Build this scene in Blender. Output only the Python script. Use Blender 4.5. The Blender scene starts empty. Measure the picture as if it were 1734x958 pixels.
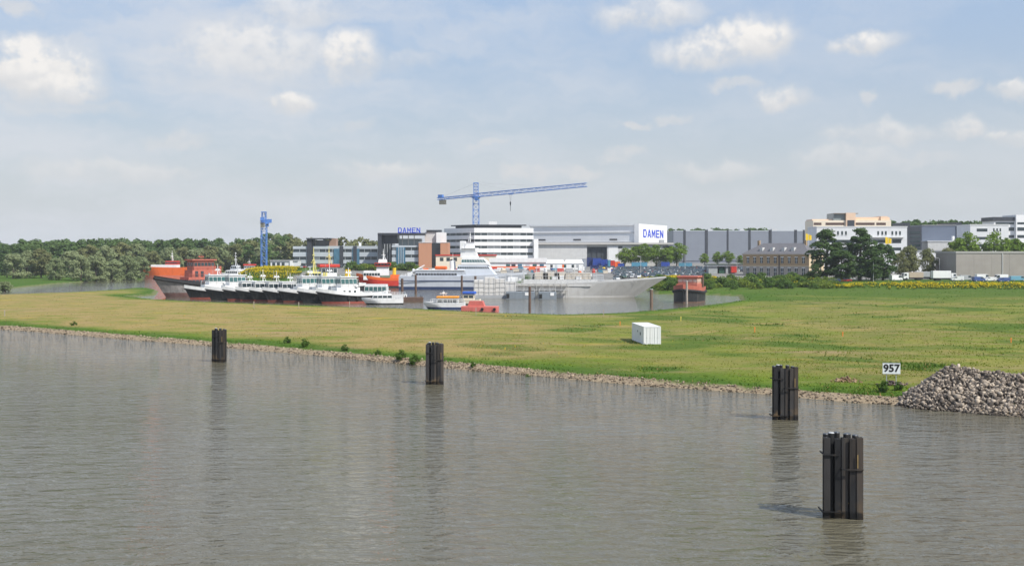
import bpy, bmesh, math, random
import numpy as np
from mathutils import Vector, Matrix, noise as mnoise

scene = bpy.context.scene
col = scene.collection
R = math.radians
rng = np.random.default_rng(7)
random.seed(7)

# ------------------------------------------------------------------ camera
CX, YH, F, H = 867.0, 430.0, 1900.0, 13.5      # photo centre, horizon row, focal length in photo pixels, eye height
cam_data = bpy.data.cameras.new('camera')
cam = bpy.data.objects.new('camera', cam_data)
col.objects.link(cam)
cam.location = (0, 0, H)
cam.rotation_euler = (R(90), 0, 0)
cam_data.sensor_width = 36.0
cam_data.lens = 36.0 * F / 1734.0
cam_data.shift_y = -(479.0 - YH) / 1734.0
cam_data.clip_start = 0.5
cam_data.clip_end = 20000
scene.camera = cam

# ------------------------------------------------------------------ light
SUN_EL = 48.0
SUN_AZ = 129.0                                   # clockwise from +Y: behind the camera, to the right
sd = bpy.data.lights.new('sun', 'SUN')
sd.energy = 4.8
sd.angle = R(0.53)
sd.color = (1.0, 0.955, 0.88)
sun = bpy.data.objects.new('sun', sd)
col.objects.link(sun)
sun.location = (60, -60, 90)
sun.rotation_euler = (R(90 - SUN_EL), 0, R(180 - SUN_AZ))

scene.view_settings.view_transform = 'Standard'
scene.view_settings.look = 'None'
scene.view_settings.exposure = 0.22
scene.view_settings.gamma = 1.0
scene.view_settings.use_curve_mapping = False
scene.cycles.max_bounces = 6
scene.cycles.transparent_max_bounces = 8
scene.cycles.volume_bounces = 0
scene.cycles.sample_clamp_direct = 8
scene.cycles.sample_clamp_indirect = 4

world = bpy.data.worlds.new('World')
scene.world = world
world.use_nodes = True
def build_world():
    nt = world.node_tree
    N, L = nt.nodes, nt.links
    N.clear()
    def node(t, **kw):
        n = N.new(t)
        for k, v in kw.items(): setattr(n, k, v)
        return n
    def inp(sock, v):
        if hasattr(v, 'is_output'): L.new(v, sock)
        else: sock.default_value = v
    def mth(op, a, b=None, clamp=False):
        n = node('ShaderNodeMath', operation=op, use_clamp=clamp)
        inp(n.inputs[0], a)
        if b is not None: inp(n.inputs[1], b)
        return n.outputs[0]
    def vm(op, a, b=None):
        n = node('ShaderNodeVectorMath', operation=op)
        inp(n.inputs[0], a)
        if b is not None: inp(n.inputs[1], b)
        return n.outputs['Value'] if op == 'LENGTH' else n.outputs[0]
    def smooth(x, a, b):
        n = node('ShaderNodeMapRange', interpolation_type='SMOOTHSTEP')
        inp(n.inputs[0], x); n.inputs[1].default_value = a; n.inputs[2].default_value = b
        return n.outputs[0]
    def mixc(f, a, b):
        n = node('ShaderNodeMix', data_type='RGBA')
        inp(n.inputs[0], f); inp(n.inputs[6], a); inp(n.inputs[7], b)
        return n.outputs[2]
    sky = node('ShaderNodeTexSky', sky_type='NISHITA', sun_disc=False)
    sky.sun_elevation = R(SUN_EL); sky.sun_rotation = R(SUN_AZ)
    sky.altitude = 0; sky.air_density = 1.0; sky.dust_density = 1.6; sky.ozone_density = 1.2
    tc = node('ShaderNodeTexCoord')
    sep = node('ShaderNodeSeparateXYZ'); L.new(tc.outputs['Generated'], sep.inputs[0])
    az = mth('ARCTAN2', sep.outputs[0], sep.outputs[1])
    el = mth('ARCSINE', sep.outputs[2])
    comb = node('ShaderNodeCombineXYZ'); L.new(az, comb.inputs[0]); L.new(el, comb.inputs[1])
    p = comb.outputs[0]
    def noise(scale, detail, vec, rough=0.55):
        n = node('ShaderNodeTexNoise'); n.inputs['Scale'].default_value = scale
        n.inputs['Detail'].default_value = detail; n.inputs['Roughness'].default_value = rough
        L.new(vec, n.inputs['Vector'])
        return n
    # feathering of the cloud edges
    w1 = noise(26, 4, p, .5)
    warp = vm('MULTIPLY', vm('SUBTRACT', w1.outputs['Color'], (0.5, 0.5, 0.5)), (0.050, 0.030, 0.0))
    w2 = noise(85, 4, p)
    warp2 = vm('MULTIPLY', vm('SUBTRACT', w2.outputs['Color'], (0.5, 0.5, 0.5)), (0.015, 0.011, 0.0))
    q = vm('ADD', p, vm('ADD', warp, warp2))
    # cumulus: (x, y, half width, half height, strength) given as directions from the eye
    blobs = [(70,120,105,58,1.0),(45,95,60,48,.9),(120,150,60,32,.8),(430,85,165,58,.72),(590,95,62,45,.9),(500,20,90,44,.6),(340,75,70,38,.5),
             (495,168,58,22,.85),(400,120,200,50,.35),(1200,88,95,36,.8),(1290,65,64,44,1.0),(1240,75,95,40,.9),(1110,22,112,34,.75),(1465,66,60,24,.85),
             (1315,172,54,23,.8),(1245,146,42,14,.6),(1620,150,40,14,.75),(1480,166,28,13,.6),(1718,150,40,19,.75),(1070,210,36,11,.75),(1140,202,36,9,.5),
             (1622,216,50,22,.85),(1490,225,95,22,.6),(1700,235,44,18,.7),(1430,265,100,26,.45),(650,286,95,20,.55),(300,238,55,17,.5),(200,292,150,20,.5),
             (600,216,36,11,.4),(890,290,48,15,.65),(980,289,48,14,.7),(1052,262,48,16,.6),(1220,285,90,20,.5),(830,244,30,10,.45),(680,98,70,20,.35),(20,5,46,14,.7),
             (100,180,140,14,.4),(1560,270,70,14,.35)]
    total = None; shade = None
    for (px, py, hw, hh, s) in blobs:
        a0 = math.atan((px - CX) / F); e0 = math.atan((YH - py) / F * math.cos(a0))
        sx = F / hw; sy = F / hh
        d = vm('MULTIPLY', vm('SUBTRACT', q, (a0, e0, 0.0)), (sx, sy, 0.0))
        r = vm('LENGTH', d)
        m = mth('MULTIPLY', smooth(r, 1.18, 0.42), s)
        total = m if total is None else mth('MAXIMUM', total, m)
        if hh > 17:                                  # sunlit tops, greyer flat bases
            sy_ = node('ShaderNodeSeparateXYZ'); L.new(d, sy_.inputs[0])
            tp = mth('MULTIPLY', m, smooth(sy_.outputs[1], -0.55, 0.55))
            shade = tp if shade is None else mth('MAXIMUM', shade, tp)
    # veil of thin high cloud, stretched along the horizon
    st = vm('MULTIPLY', q, (1.0, 3.4, 1.0))
    veil_n = noise(5.5, 6, st, 0.6)
    left = smooth(az, 0.30, -0.25)
    low = smooth(el, 0.20, 0.02)
    veil = mth('MULTIPLY', smooth(veil_n.outputs[0], 0.36, 0.68), mth('ADD', mth('MULTIPLY', left, 0.34), 0.30))
    # other clouds all round the sky, above and behind the picture
    al = noise(3.2, 7, vm('MULTIPLY', tc.outputs['Generated'], (1.0, 1.0, 2.6)), 0.55)
    above = smooth(el, 0.24, 0.42)
    other = mth('MULTIPLY', smooth(al.outputs[0], 0.54, 0.70), mth('MULTIPLY', above, 0.8))
    dens = w2.outputs[0]
    tot2 = mth('MULTIPLY', total, smooth(mth('ADD', mth('MULTIPLY', w1.outputs[0], 0.6), mth('MULTIPLY', dens, 0.4)), 0.25, 0.54))
    base = mth('MULTIPLY', total, 0.60)
    tot2 = mth('MAXIMUM', tot2, base)
    cloud_f = mth('MINIMUM', mth('MAXIMUM', tot2, other), 0.93)
    strength = 0.10
    K = 1.0 / strength
    # sky: haze-whitened towards the horizon
    haze = smooth(el, 0.26, 0.0)
    clear = mixc(mth('ADD', mth('MULTIPLY', haze, 0.80), 0.12), sky.outputs[0], (0.545*K, 0.58*K, 0.615*K, 1))
    blue = mixc(smooth(el, 0.03, 0.25), clear, (0.40*K, 0.535*K, 0.75*K, 1))
    blue2 = mixc(0.62, clear, blue)
    blue2 = mixc(mth('MULTIPLY', smooth(el, 0.22, 0.6), 0.8), blue2, (0.31*K, 0.455*K, 0.76*K, 1))
    veiled = mixc(veil, blue2, (0.62*K, 0.64*K, 0.68*K, 1))
    lum = smooth(mth('ADD', mth('MULTIPLY', w1.outputs[0], 0.5), mth('MULTIPLY', w2.outputs[0], 0.5)), 0.32, 0.66)
    lum = mth('MULTIPLY', mth('ADD', lum, 0.55), mth('ADD', mth('MULTIPLY', shade, 0.75), 0.18), clamp=True)
    lum = mth('MAXIMUM', lum, mth('MULTIPLY', above, smooth(w1.outputs[0], 0.35, 0.6)))
    ccol = mixc(lum, (0.57*K, 0.58*K, 0.60*K, 1), (0.83*K, 0.80*K, 0.765*K, 1))
    ccol = mixc(mth('MULTIPLY', low, 0.45), ccol, (0.62*K, 0.62*K, 0.62*K, 1))
    fin = mixc(cloud_f, veiled, ccol)
    bg = node('ShaderNodeBackground'); L.new(fin, bg.inputs[0]); bg.inputs[1].default_value = strength
    out = node('ShaderNodeOutputWorld'); L.new(bg.outputs[0], out.inputs[0])
build_world()

# ------------------------------------------------------------------ helpers: where things are
def gx(px, Y): return (px - CX) / F * Y
def gz(py, Y): return H - (py - YH) / F * Y
def G(px, py, z=0.0):
    Y = (H - z) * F / (py - YH)
    return (gx(px, Y), Y)

def smoothstep(a, b, x):
    t = np.clip((np.asarray(x, float) - a) / (b - a), 0, 1)
    return t * t * (3 - 2 * t)

# the shoreline of the land (water's edge), metres
W = lambda px, py, z=0.0: G(px, py, z)
SHORE = [W(1800,716), W(1734,705), W(1640,699), W(1545,687), W(1450,682), W(1300,668), W(1150,657), W(1000,645), W(870,633), W(735,620.5), W(560,604), W(370,587), W(200,573), W(0,557)]
SHORE += [(-180, 276), (-262, 340), (-250, 352), (-210, 355)]
SHORE += [W(0,497,.8), W(120,493,.8), W(200,489,.8), W(252,486.5,.8), W(268,489,.8), W(262,496,.8), W(215,499,.8), W(265,504.5,.8), W(330,508,.8), W(470,513,.8), W(620,518,.8),
          W(720,520.5,.8), W(850,527.5,.8), W(950,530,.8), W(1050,527,.8), W(1130,520.5,.8), W(1200,513.5,.8), W(1256,506,.8)]
SHORE += [W(1250,501.5), W(1200,499.5), W(1110,498), (51, 405), (46, 455), (30, 492), (-60, 515), (-100, 512), (-131, 528), (-139, 552), (-122, 590), (-128, 640), (-150, 740), (-195, 770), (-232, 700),
          W(245,473), W(180,474.5), W(92,481), W(22,488.5), W(2,491), (-300, 455), (-900, 520), (-7000, 900), (-7000, 9000), (7000, 9000), (7000, -400), (330, -150)]
SH = np.array(SHORE)

def shore_dist(x, y):
    """signed distance to the shoreline, positive on land"""
    x = np.asarray(x, float); y = np.asarray(y, float)
    d2 = np.full(x.shape, 1e18); inside = np.zeros(x.shape, bool)
    n = len(SH)
    for i in range(n):
        ax, ay = SH[i]; bx, by = SH[(i + 1) % n]
        ex, ey = bx - ax, by - ay
        t = np.clip(((x - ax) * ex + (y - ay) * ey) / (ex * ex + ey * ey), 0, 1)
        d2 = np.minimum(d2, (x - ax - t * ex) ** 2 + (y - ay - t * ey) ** 2)
        c = (ay > y) != (by > y)
        xi = ax + (y - ay) / (by - ay + 1e-12) * ex
        inside ^= c & (x < xi)
    d = np.sqrt(d2)
    return np.where(inside, d, -d)

def wob(x, y, s, seed=0.0):
    """cheap smooth noise, about -1..1"""
    x = np.asarray(x, float) / s; y = np.asarray(y, float) / s
    return (np.sin(x * 1.7 + 1.3 * np.sin(y * 1.1 + seed) + seed) + np.sin(y * 2.1 + 1.7 * np.sin(x * 0.9 + 2 * seed)) + np.sin((x + y) * 3.1 + seed * 3) * .5) / 2.5

def ground_z(x, y, d=None):
    x = np.asarray(x, float); y = np.asarray(y, float)
    if d is None: d = shore_dist(x, y)
    d = d + wob(x, y, 1.9, 2.0) * .22 + wob(x, y, 7.3, 4.0) * .25 + wob(x, y, .7, 5.0) * .12
    z = np.where(d > 0, np.minimum(d * .50, .52 + .03 * np.clip(d, 0, 15)), np.maximum(d * .4, -2.0))
    z = z + np.where(d > 2.5, wob(x, y, 9, 1.0) * .10 + wob(x, y, 4.3, 6.0) * .05 + wob(x, y, 31, 3.0) * .12, 0)
    far = smoothstep(-200, -150, x)
    rise = far * (smoothstep(385, 452, y) * 2.0 + np.clip((y - 450) * .02, 0, 3.4) + np.clip((y - 620) * .004, 0, 1.2)) * np.clip(d / 9, 0, 1)
    dyke = .9 * np.exp(-((x + 118) / 19) ** 2 - ((y - 556) / 13) ** 2) * np.clip(d / 6, 0, 1)
    return z + rise + dyke

def gz0(x, y): return float(ground_z(np.array([x]), np.array([y]))[0])

# ------------------------------------------------------------------ helpers: materials
def M(name, c, rough=0.6, var=0.12, scale=1.0, metal=0.0, bump=0.0, streak=0.0, spec=0.4, dirt=None, stretch=(1,1,1)):
    m = bpy.data.materials.new(name); m.use_nodes = True
    nt = m.node_tree; N, L = nt.nodes, nt.links
    b = N['Principled BSDF']
    b.inputs['Roughness'].default_value = rough; b.inputs['Metallic'].default_value = metal
    b.inputs['Specular IOR Level'].default_value = spec
    tc = N.new('ShaderNodeTexCoord'); mp = N.new('ShaderNodeMapping'); mp.inputs['Scale'].default_value = stretch
    L.new(tc.outputs['Object'], mp.inputs[0])
    nz = N.new('ShaderNodeTexNoise'); nz.inputs['Scale'].default_value = scale; nz.inputs['Detail'].default_value = 5
    L.new(mp.outputs[0], nz.inputs['Vector'])
    mr = N.new('ShaderNodeMapRange'); mr.inputs[1].default_value = .25; mr.inputs[2].default_value = .75
    mr.inputs[3].default_value = 1 - var; mr.inputs[4].default_value = 1 + var
    L.new(nz.outputs[0], mr.inputs[0])
    mx = N.new('ShaderNodeVectorMath'); mx.operation = 'SCALE'; mx.inputs[0].default_value = c[:3]
    L.new(mr.outputs[0], mx.inputs['Scale'])
    cur = mx.outputs[0]
    if streak > 0:                                     # rain streaks / rust running down
        m2 = N.new('ShaderNodeMapping'); m2.inputs['Scale'].default_value = (1.6, 1.6, .12)
        L.new(tc.outputs['Object'], m2.inputs[0])
        n2 = N.new('ShaderNodeTexNoise'); n2.inputs['Scale'].default_value = 1.0; n2.inputs['Detail'].default_value = 6
        L.new(m2.outputs[0], n2.inputs['Vector'])
        r2 = N.new('ShaderNodeMapRange'); r2.inputs[1].default_value = .52; r2.inputs[2].default_value = .72; r2.inputs[4].default_value = streak
        L.new(n2.outputs[0], r2.inputs[0])
        mc = N.new('ShaderNodeMix'); mc.data_type = 'RGBA'
        L.new(r2.outputs[0], mc.inputs[0]); L.new(cur, mc.inputs[6])
        dc = dirt or (c[0] * .45, c[1] * .4, c[2] * .36)
        mc.inputs[7].default_value = (dc[0], dc[1], dc[2], 1)
        cur = mc.outputs[2]
    L.new(cur, b.inputs['Base Color'])
    if bump > 0:
        bp = N.new('ShaderNodeBump'); bp.inputs['Strength'].default_value = bump; bp.inputs['Distance'].default_value = .05
        L.new(nz.outputs[0], bp.inputs['Height']); L.new(bp.outputs[0], b.inputs['Normal'])
    return m

MAT = {}
def ribbon_glass(name, pitch=3.6):
    """window glass with the thin bars between its panes"""
    m = M(name, (.03,.045,.05), .08, .25, .3, spec=.7); nt = m.node_tree; N, L = nt.nodes, nt.links; b = N['Principled BSDF']
    tc = N.new('ShaderNodeTexCoord'); sp = N.new('ShaderNodeSeparateXYZ'); L.new(tc.outputs['Object'], sp.inputs[0])
    q = N.new('ShaderNodeMath'); q.operation = 'MULTIPLY'; L.new(sp.outputs[0], q.inputs[0]); q.inputs[1].default_value = 1 / pitch
    fr = N.new('ShaderNodeMath'); fr.operation = 'FRACT'; L.new(q.outputs[0], fr.inputs[0])
    lt = N.new('ShaderNodeMath'); lt.operation = 'LESS_THAN'; L.new(fr.outputs[0], lt.inputs[0]); lt.inputs[1].default_value = .07
    fl = N.new('ShaderNodeMath'); fl.operation = 'FLOOR'; L.new(q.outputs[0], fl.inputs[0])
    wn = N.new('ShaderNodeTexWhiteNoise'); wn.noise_dimensions = '1D'; L.new(fl.outputs[0], wn.inputs['W'])
    bl = N.new('ShaderNodeMath'); bl.operation = 'GREATER_THAN'; L.new(wn.outputs[0], bl.inputs[0]); bl.inputs[1].default_value = .72
    src = b.inputs['Base Color'].links[0].from_socket
    m1 = N.new('ShaderNodeMix'); m1.data_type = 'RGBA'; L.new(bl.outputs[0], m1.inputs[0]); L.new(src, m1.inputs[6]); m1.inputs[7].default_value = (.16,.18,.19,1)
    m2 = N.new('ShaderNodeMix'); m2.data_type = 'RGBA'; L.new(lt.outputs[0], m2.inputs[0]); L.new(m1.outputs[2], m2.inputs[6]); m2.inputs[7].default_value = (.42,.44,.45,1)
    L.new(m2.outputs[2], b.inputs['Base Color']); return m

def mat(name, *a, **k):
    if name not in MAT: MAT[name] = M(name, *a, **k)
    return MAT[name]

white = mat('white_paint', (.78,.78,.77), .45, .05, .6, streak=.12)
hull_white = mat('ship_white', (.76,.76,.75), .4, .06, .8, streak=.22, dirt=(.42,.36,.30))
grey = mat('grey_paint', (.36,.37,.38), .5, .08, .7, streak=.2)
lightgrey = mat('light_grey_paint', (.55,.55,.54), .5, .08, .5, streak=.25, dirt=(.36,.34,.31))
alu = mat('aluminium_cladding', (.46,.50,.53), .42, .06, .3, streak=.1)
black = mat('black_hull', (.022,.024,.026), .45, .25, 1.5, streak=.3, dirt=(.10,.085,.07))
rubber = mat('black_rubber', (.02,.02,.02), .8, .2, 2)
dark = mat('dark_cladding', (.05,.055,.065), .4, .15, .5)
glass = mat('window_glass', (.03,.045,.05), .08, .2, .25, spec=.7)
ribbonglass = ribbon_glass('ribbon_glass')
tealglass = mat('green_glass', (.05,.13,.13), .1, .25, .6, spec=.7)
blueglass = mat('blue_glass', (.06,.16,.24), .12, .25, .3, spec=.7)
antifoul = mat('red_antifouling', (.27,.065,.045), .6, .2, 1.0, streak=.3, dirt=(.16,.07,.05))
primer = mat('red_primer', (.45,.13,.09), .6, .14, .5, streak=.35, dirt=(.27,.10,.07))
orange = mat('orange_paint', (.78,.15,.03), .45, .08, .5, streak=.15)
redpaint = mat('red_paint', (.55,.045,.03), .45, .1, .6, streak=.15)
rustbrown = mat('rusty_steel', (.12,.075,.055), .8, .35, 2.0, bump=.3)
rawsteel = mat('raw_aluminium_hull', (.56,.55,.53), .4, .07, .35, metal=0.0, streak=.28, dirt=(.32,.29,.26))
navyblue = mat('pale_blue_hull', (.55,.58,.63), .42, .06, .4, streak=.15)
deepblue = mat('dark_blue_boot', (.03,.05,.12), .5, .15, 1)
craneblue = mat('crane_blue', (.08,.20,.52), .45, .1, .8)
yellow = mat('yellow_paint', (.72,.50,.03), .5, .08, .8)
deckgreen = mat('deck_grey_green', (.16,.19,.17), .7, .15, 1)
wood = mat('weathered_timber', (.17,.12,.085), .85, .3, 2.5, bump=.3)
brick = mat('orange_brick', (.50,.25,.15), .8, .1, 3, streak=.1)
concrete = mat('concrete', (.40,.385,.36), .85, .12, .8, streak=.2)

# ------------------------------------------------------------------ helpers: meshes
class MB:
    def __init__(s): s.v = []; s.f = []; s.m = []
    def add(s, vs, fs, mi=0):
        o = len(s.v); s.v += [tuple(p) for p in vs]
        s.f += [tuple(o + i for i in f) for f in fs]; s.m += [mi] * len(fs); return s
    def box(s, x0, x1, y0, y1, z0, z1, mi=0, rz=0.0, c=None):
        vs = [(x, y, z) for z in (z0, z1) for (x, y) in ((x0, y0), (x1, y0), (x1, y1), (x0, y1))]
        if rz:
            cx, cy = c or ((x0 + x1) / 2, (y0 + y1) / 2); ca, sa = math.cos(rz), math.sin(rz)
            vs = [(cx + (x - cx) * ca - (y - cy) * sa, cy + (x - cx) * sa + (y - cy) * ca, z) for x, y, z in vs]
        return s.add(vs, [(3,2,1,0), (4,5,6,7), (0,1,5,4), (1,2,6,5), (2,3,7,6), (3,0,4,7)], mi)
    def tube(s, p0, p1, r0, r1=None, n=8, mi=0, caps=True):
        r1 = r0 if r1 is None else r1
        p0, p1 = Vector(p0), Vector(p1); d = (p1 - p0).normalized()
        u = d.orthogonal().normalized(); w = d.cross(u)
        vs = []
        for p, r in ((p0, r0), (p1, r1)):
            for k in range(n):
                a = 2 * math.pi * (k + .5) / n
                vs.append(p + u * (math.cos(a) * r) + w * (math.sin(a) * r))
        fs = [(k, (k + 1) % n, n + (k + 1) % n, n + k) for k in range(n)]
        if caps: fs += [tuple(range(n - 1, -1, -1)), tuple(range(n, 2 * n))]
        return s.add(vs, fs, mi)
    def path(s, pts, r, n=5, mi=0):
        for a, b in zip(pts[:-1], pts[1:]): s.tube(a, b, r, r, n, mi)
        return s
    def prism(s, poly, z0, z1, mi=0, top_scale=1.0):
        n = len(poly); cx = sum(p[0] for p in poly) / n; cy = sum(p[1] for p in poly) / n
        vs = [(x, y, z0) for x, y in poly] + [(cx + (x - cx) * top_scale, cy + (y - cy) * top_scale, z1) for x, y in poly]
        return s.add(vs, [tuple(range(n - 1, -1, -1)), tuple(range(n, 2 * n))] + [(k, (k + 1) % n, n + (k + 1) % n, n + k) for k in range(n)], mi)
    def side(s, prof, y0, y1, mi=0):
        """extrude an x-z profile along y"""
        n = len(prof)
        vs = [(x, y0, z) for x, z in prof] + [(x, y1, z) for x, z in prof]
        return s.add(vs, [tuple(range(n)), tuple(range(2 * n - 1, n - 1, -1))] + [(k, n + k, n + (k + 1) % n, (k + 1) % n) for k in range(n)], mi)
    def loft(s, rows, mi=0, cap=True, mis=None):
        n = len(rows[0]); o = len(s.v)
        for r in rows: s.v += [tuple(p) for p in r]
        for i in range(len(rows) - 1):
            for k in range(n - 1):
                s.f.append((o + i * n + k, o + i * n + k + 1, o + (i + 1) * n + k + 1, o + (i + 1) * n + k)); s.m.append(mis[k] if mis else mi)
        return s
    def build(s, name, mats, parent=None, smooth=False, bevel=0.0):
        me = bpy.data.meshes.new(name)
        me.from_pydata(s.v, [], s.f)
        for m in (mats if isinstance(mats, (list, tuple)) else [mats]): me.materials.append(m)
        me.polygons.foreach_set('material_index', s.m)
        bm = bmesh.new(); bm.from_mesh(me)
        bmesh.ops.recalc_face_normals(bm, faces=bm.faces)
        bm.to_mesh(me); bm.free()
        if smooth: me.polygons.foreach_set('use_smooth', [True] * len(me.polygons))
        me.update()
        o = bpy.data.objects.new(name, me); col.objects.link(o)
        if parent is not None: o.parent = parent
        if bevel:
            b = o.modifiers.new('bevel', 'BEVEL'); b.width = bevel; b.segments = 2; b.limit_method = 'ANGLE'
        return o

def tag(o, label, cat, group=None, kind=None):
    if label: o['label'] = label
    if cat: o['category'] = cat
    if group: o['group'] = group
    if kind: o['kind'] = kind
    return o

def empty(name, loc, rz, label, cat, group=None):
    o = bpy.data.objects.new(name, None); col.objects.link(o)
    o.location = loc; o.rotation_euler = (0, 0, rz); o.empty_display_size = .5
    return tag(o, label, cat, group)

def copy_tree(o, parent=None):
    c = o.copy(); col.objects.link(c)
    if parent is not None: c.parent = parent
    for ch in o.children: copy_tree(ch, c)
    return c

def fast_mesh(name, verts, faces, mats, smooth=False, mat_idx=None):
    """numpy mesh of equal-sided faces"""
    me = bpy.data.meshes.new(name)
    nv, nf, k = len(verts), len(faces), faces.shape[1]
    me.vertices.add(nv); me.vertices.foreach_set('co', np.asarray(verts, np.float32).ravel())
    me.loops.add(nf * k); me.loops.foreach_set('vertex_index', np.asarray(faces, np.int32).ravel())
    me.polygons.add(nf); me.polygons.foreach_set('loop_start', np.arange(0, nf * k, k, dtype=np.int32))
    me.polygons.foreach_set('loop_total', np.full(nf, k, np.int32))
    if mat_idx is not None: me.polygons.foreach_set('material_index', np.asarray(mat_idx, np.int32))
    if smooth: me.polygons.foreach_set('use_smooth', np.ones(nf, bool))
    for m in (mats if isinstance(mats, (list, tuple)) else [mats]): me.materials.append(m)
    me.update(calc_edges=True); me.validate()
    return me

def block_letters(name, word, hgt, wid, gap, mat_, parent, loc, rotz, depth):
    """heavy block capitals, centred at loc in the local x-z plane"""
    t = .24 * wid; mb = MB(); n = len(word); x0 = -(n * wid + (n - 1) * gap) / 2; z0, z1 = -hgt / 2, hgt / 2; th = hgt * .17
    def slab(p): mb.side(p, -depth, depth)
    for i, ch in enumerate(word):
        a = x0 + i * (wid + gap); b = a + wid; m = (a + b) / 2
        if ch == 'D':
            slab([(a, z0), (b - t, z0), (b, z0 + t * 1.2), (b, z1 - t * 1.2), (b - t, z1), (a, z1), (a, z1 - th), (b - t * 1.2, z1 - th), (b - t, z1 - th - t * .5), (b - t, z0 + th + t * .5), (b - t * 1.2, z0 + th), (a, z0 + th)])
            slab([(a, z0 + th + .002), (a + t, z0 + th + .002), (a + t, z1 - th - .002), (a, z1 - th - .002)])
        elif ch == 'A':
            slab([(a, z0), (a + t, z0), (m, z1 - th * 1.3), (b - t, z0), (b, z0), (m + t * .6, z1), (m - t * .6, z1)])
            slab([(a + t * 1.3, z0 + hgt * .22), (b - t * 1.3, z0 + hgt * .22), (b - t * 1.62, z0 + hgt * .22 + th * .9), (a + t * 1.62, z0 + hgt * .22 + th * .9)])
        elif ch == 'M':
            t2 = t * .85
            slab([(a, z0), (a + t2, z0), (a + t2, z1 - hgt * .30), (m, z0 + hgt * .12), (b - t2, z1 - hgt * .30), (b - t2, z0), (b, z0), (b, z1), (b - t2 * .9, z1), (m, z0 + hgt * .52), (a + t2 * .9, z1), (a, z1)])
        elif ch == 'N':
            slab([(a, z0), (a + t, z0), (a + t, z1 - hgt * .38), (b - t, z0), (b, z0), (b, z1), (b - t, z1), (b - t, z0 + hgt * .38), (a + t, z1), (a, z1)])
        elif ch == 'E':
            zm = th / 2
            slab([(a, z0), (b, z0), (b, z0 + th), (a + t, z0 + th), (a + t, -zm), (b - t * .4, -zm), (b - t * .4, zm), (a + t, zm), (a + t, z1 - th), (b, z1 - th), (b, z1), (a, z1)])
    o = mb.build(name, mat_, parent); o.location = loc; o.rotation_euler = (0, 0, rotz)
    return o

def text_mesh(name, body, size, mat_, parent, loc, rot, depth=.05, bold=0.0, sx=1.0):
    cu = bpy.data.curves.new(name, 'FONT'); cu.body = body; cu.size = size; cu.extrude = depth; cu.offset = bold
    cu.align_x = 'CENTER'; cu.align_y = 'CENTER'; cu.resolution_u = 3
    t = bpy.data.objects.new(name, cu); col.objects.link(t)
    me = bpy.data.meshes.new_from_object(t.evaluated_get(bpy.context.evaluated_depsgraph_get()))
    bpy.data.objects.remove(t)
    me.materials.clear(); me.materials.append(mat_)
    o = bpy.data.objects.new(name, me); col.objects.link(o)
    o.parent = parent; o.location = loc; o.rotation_euler = rot; o.scale = (sx, 1, 1)
    return o

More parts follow.
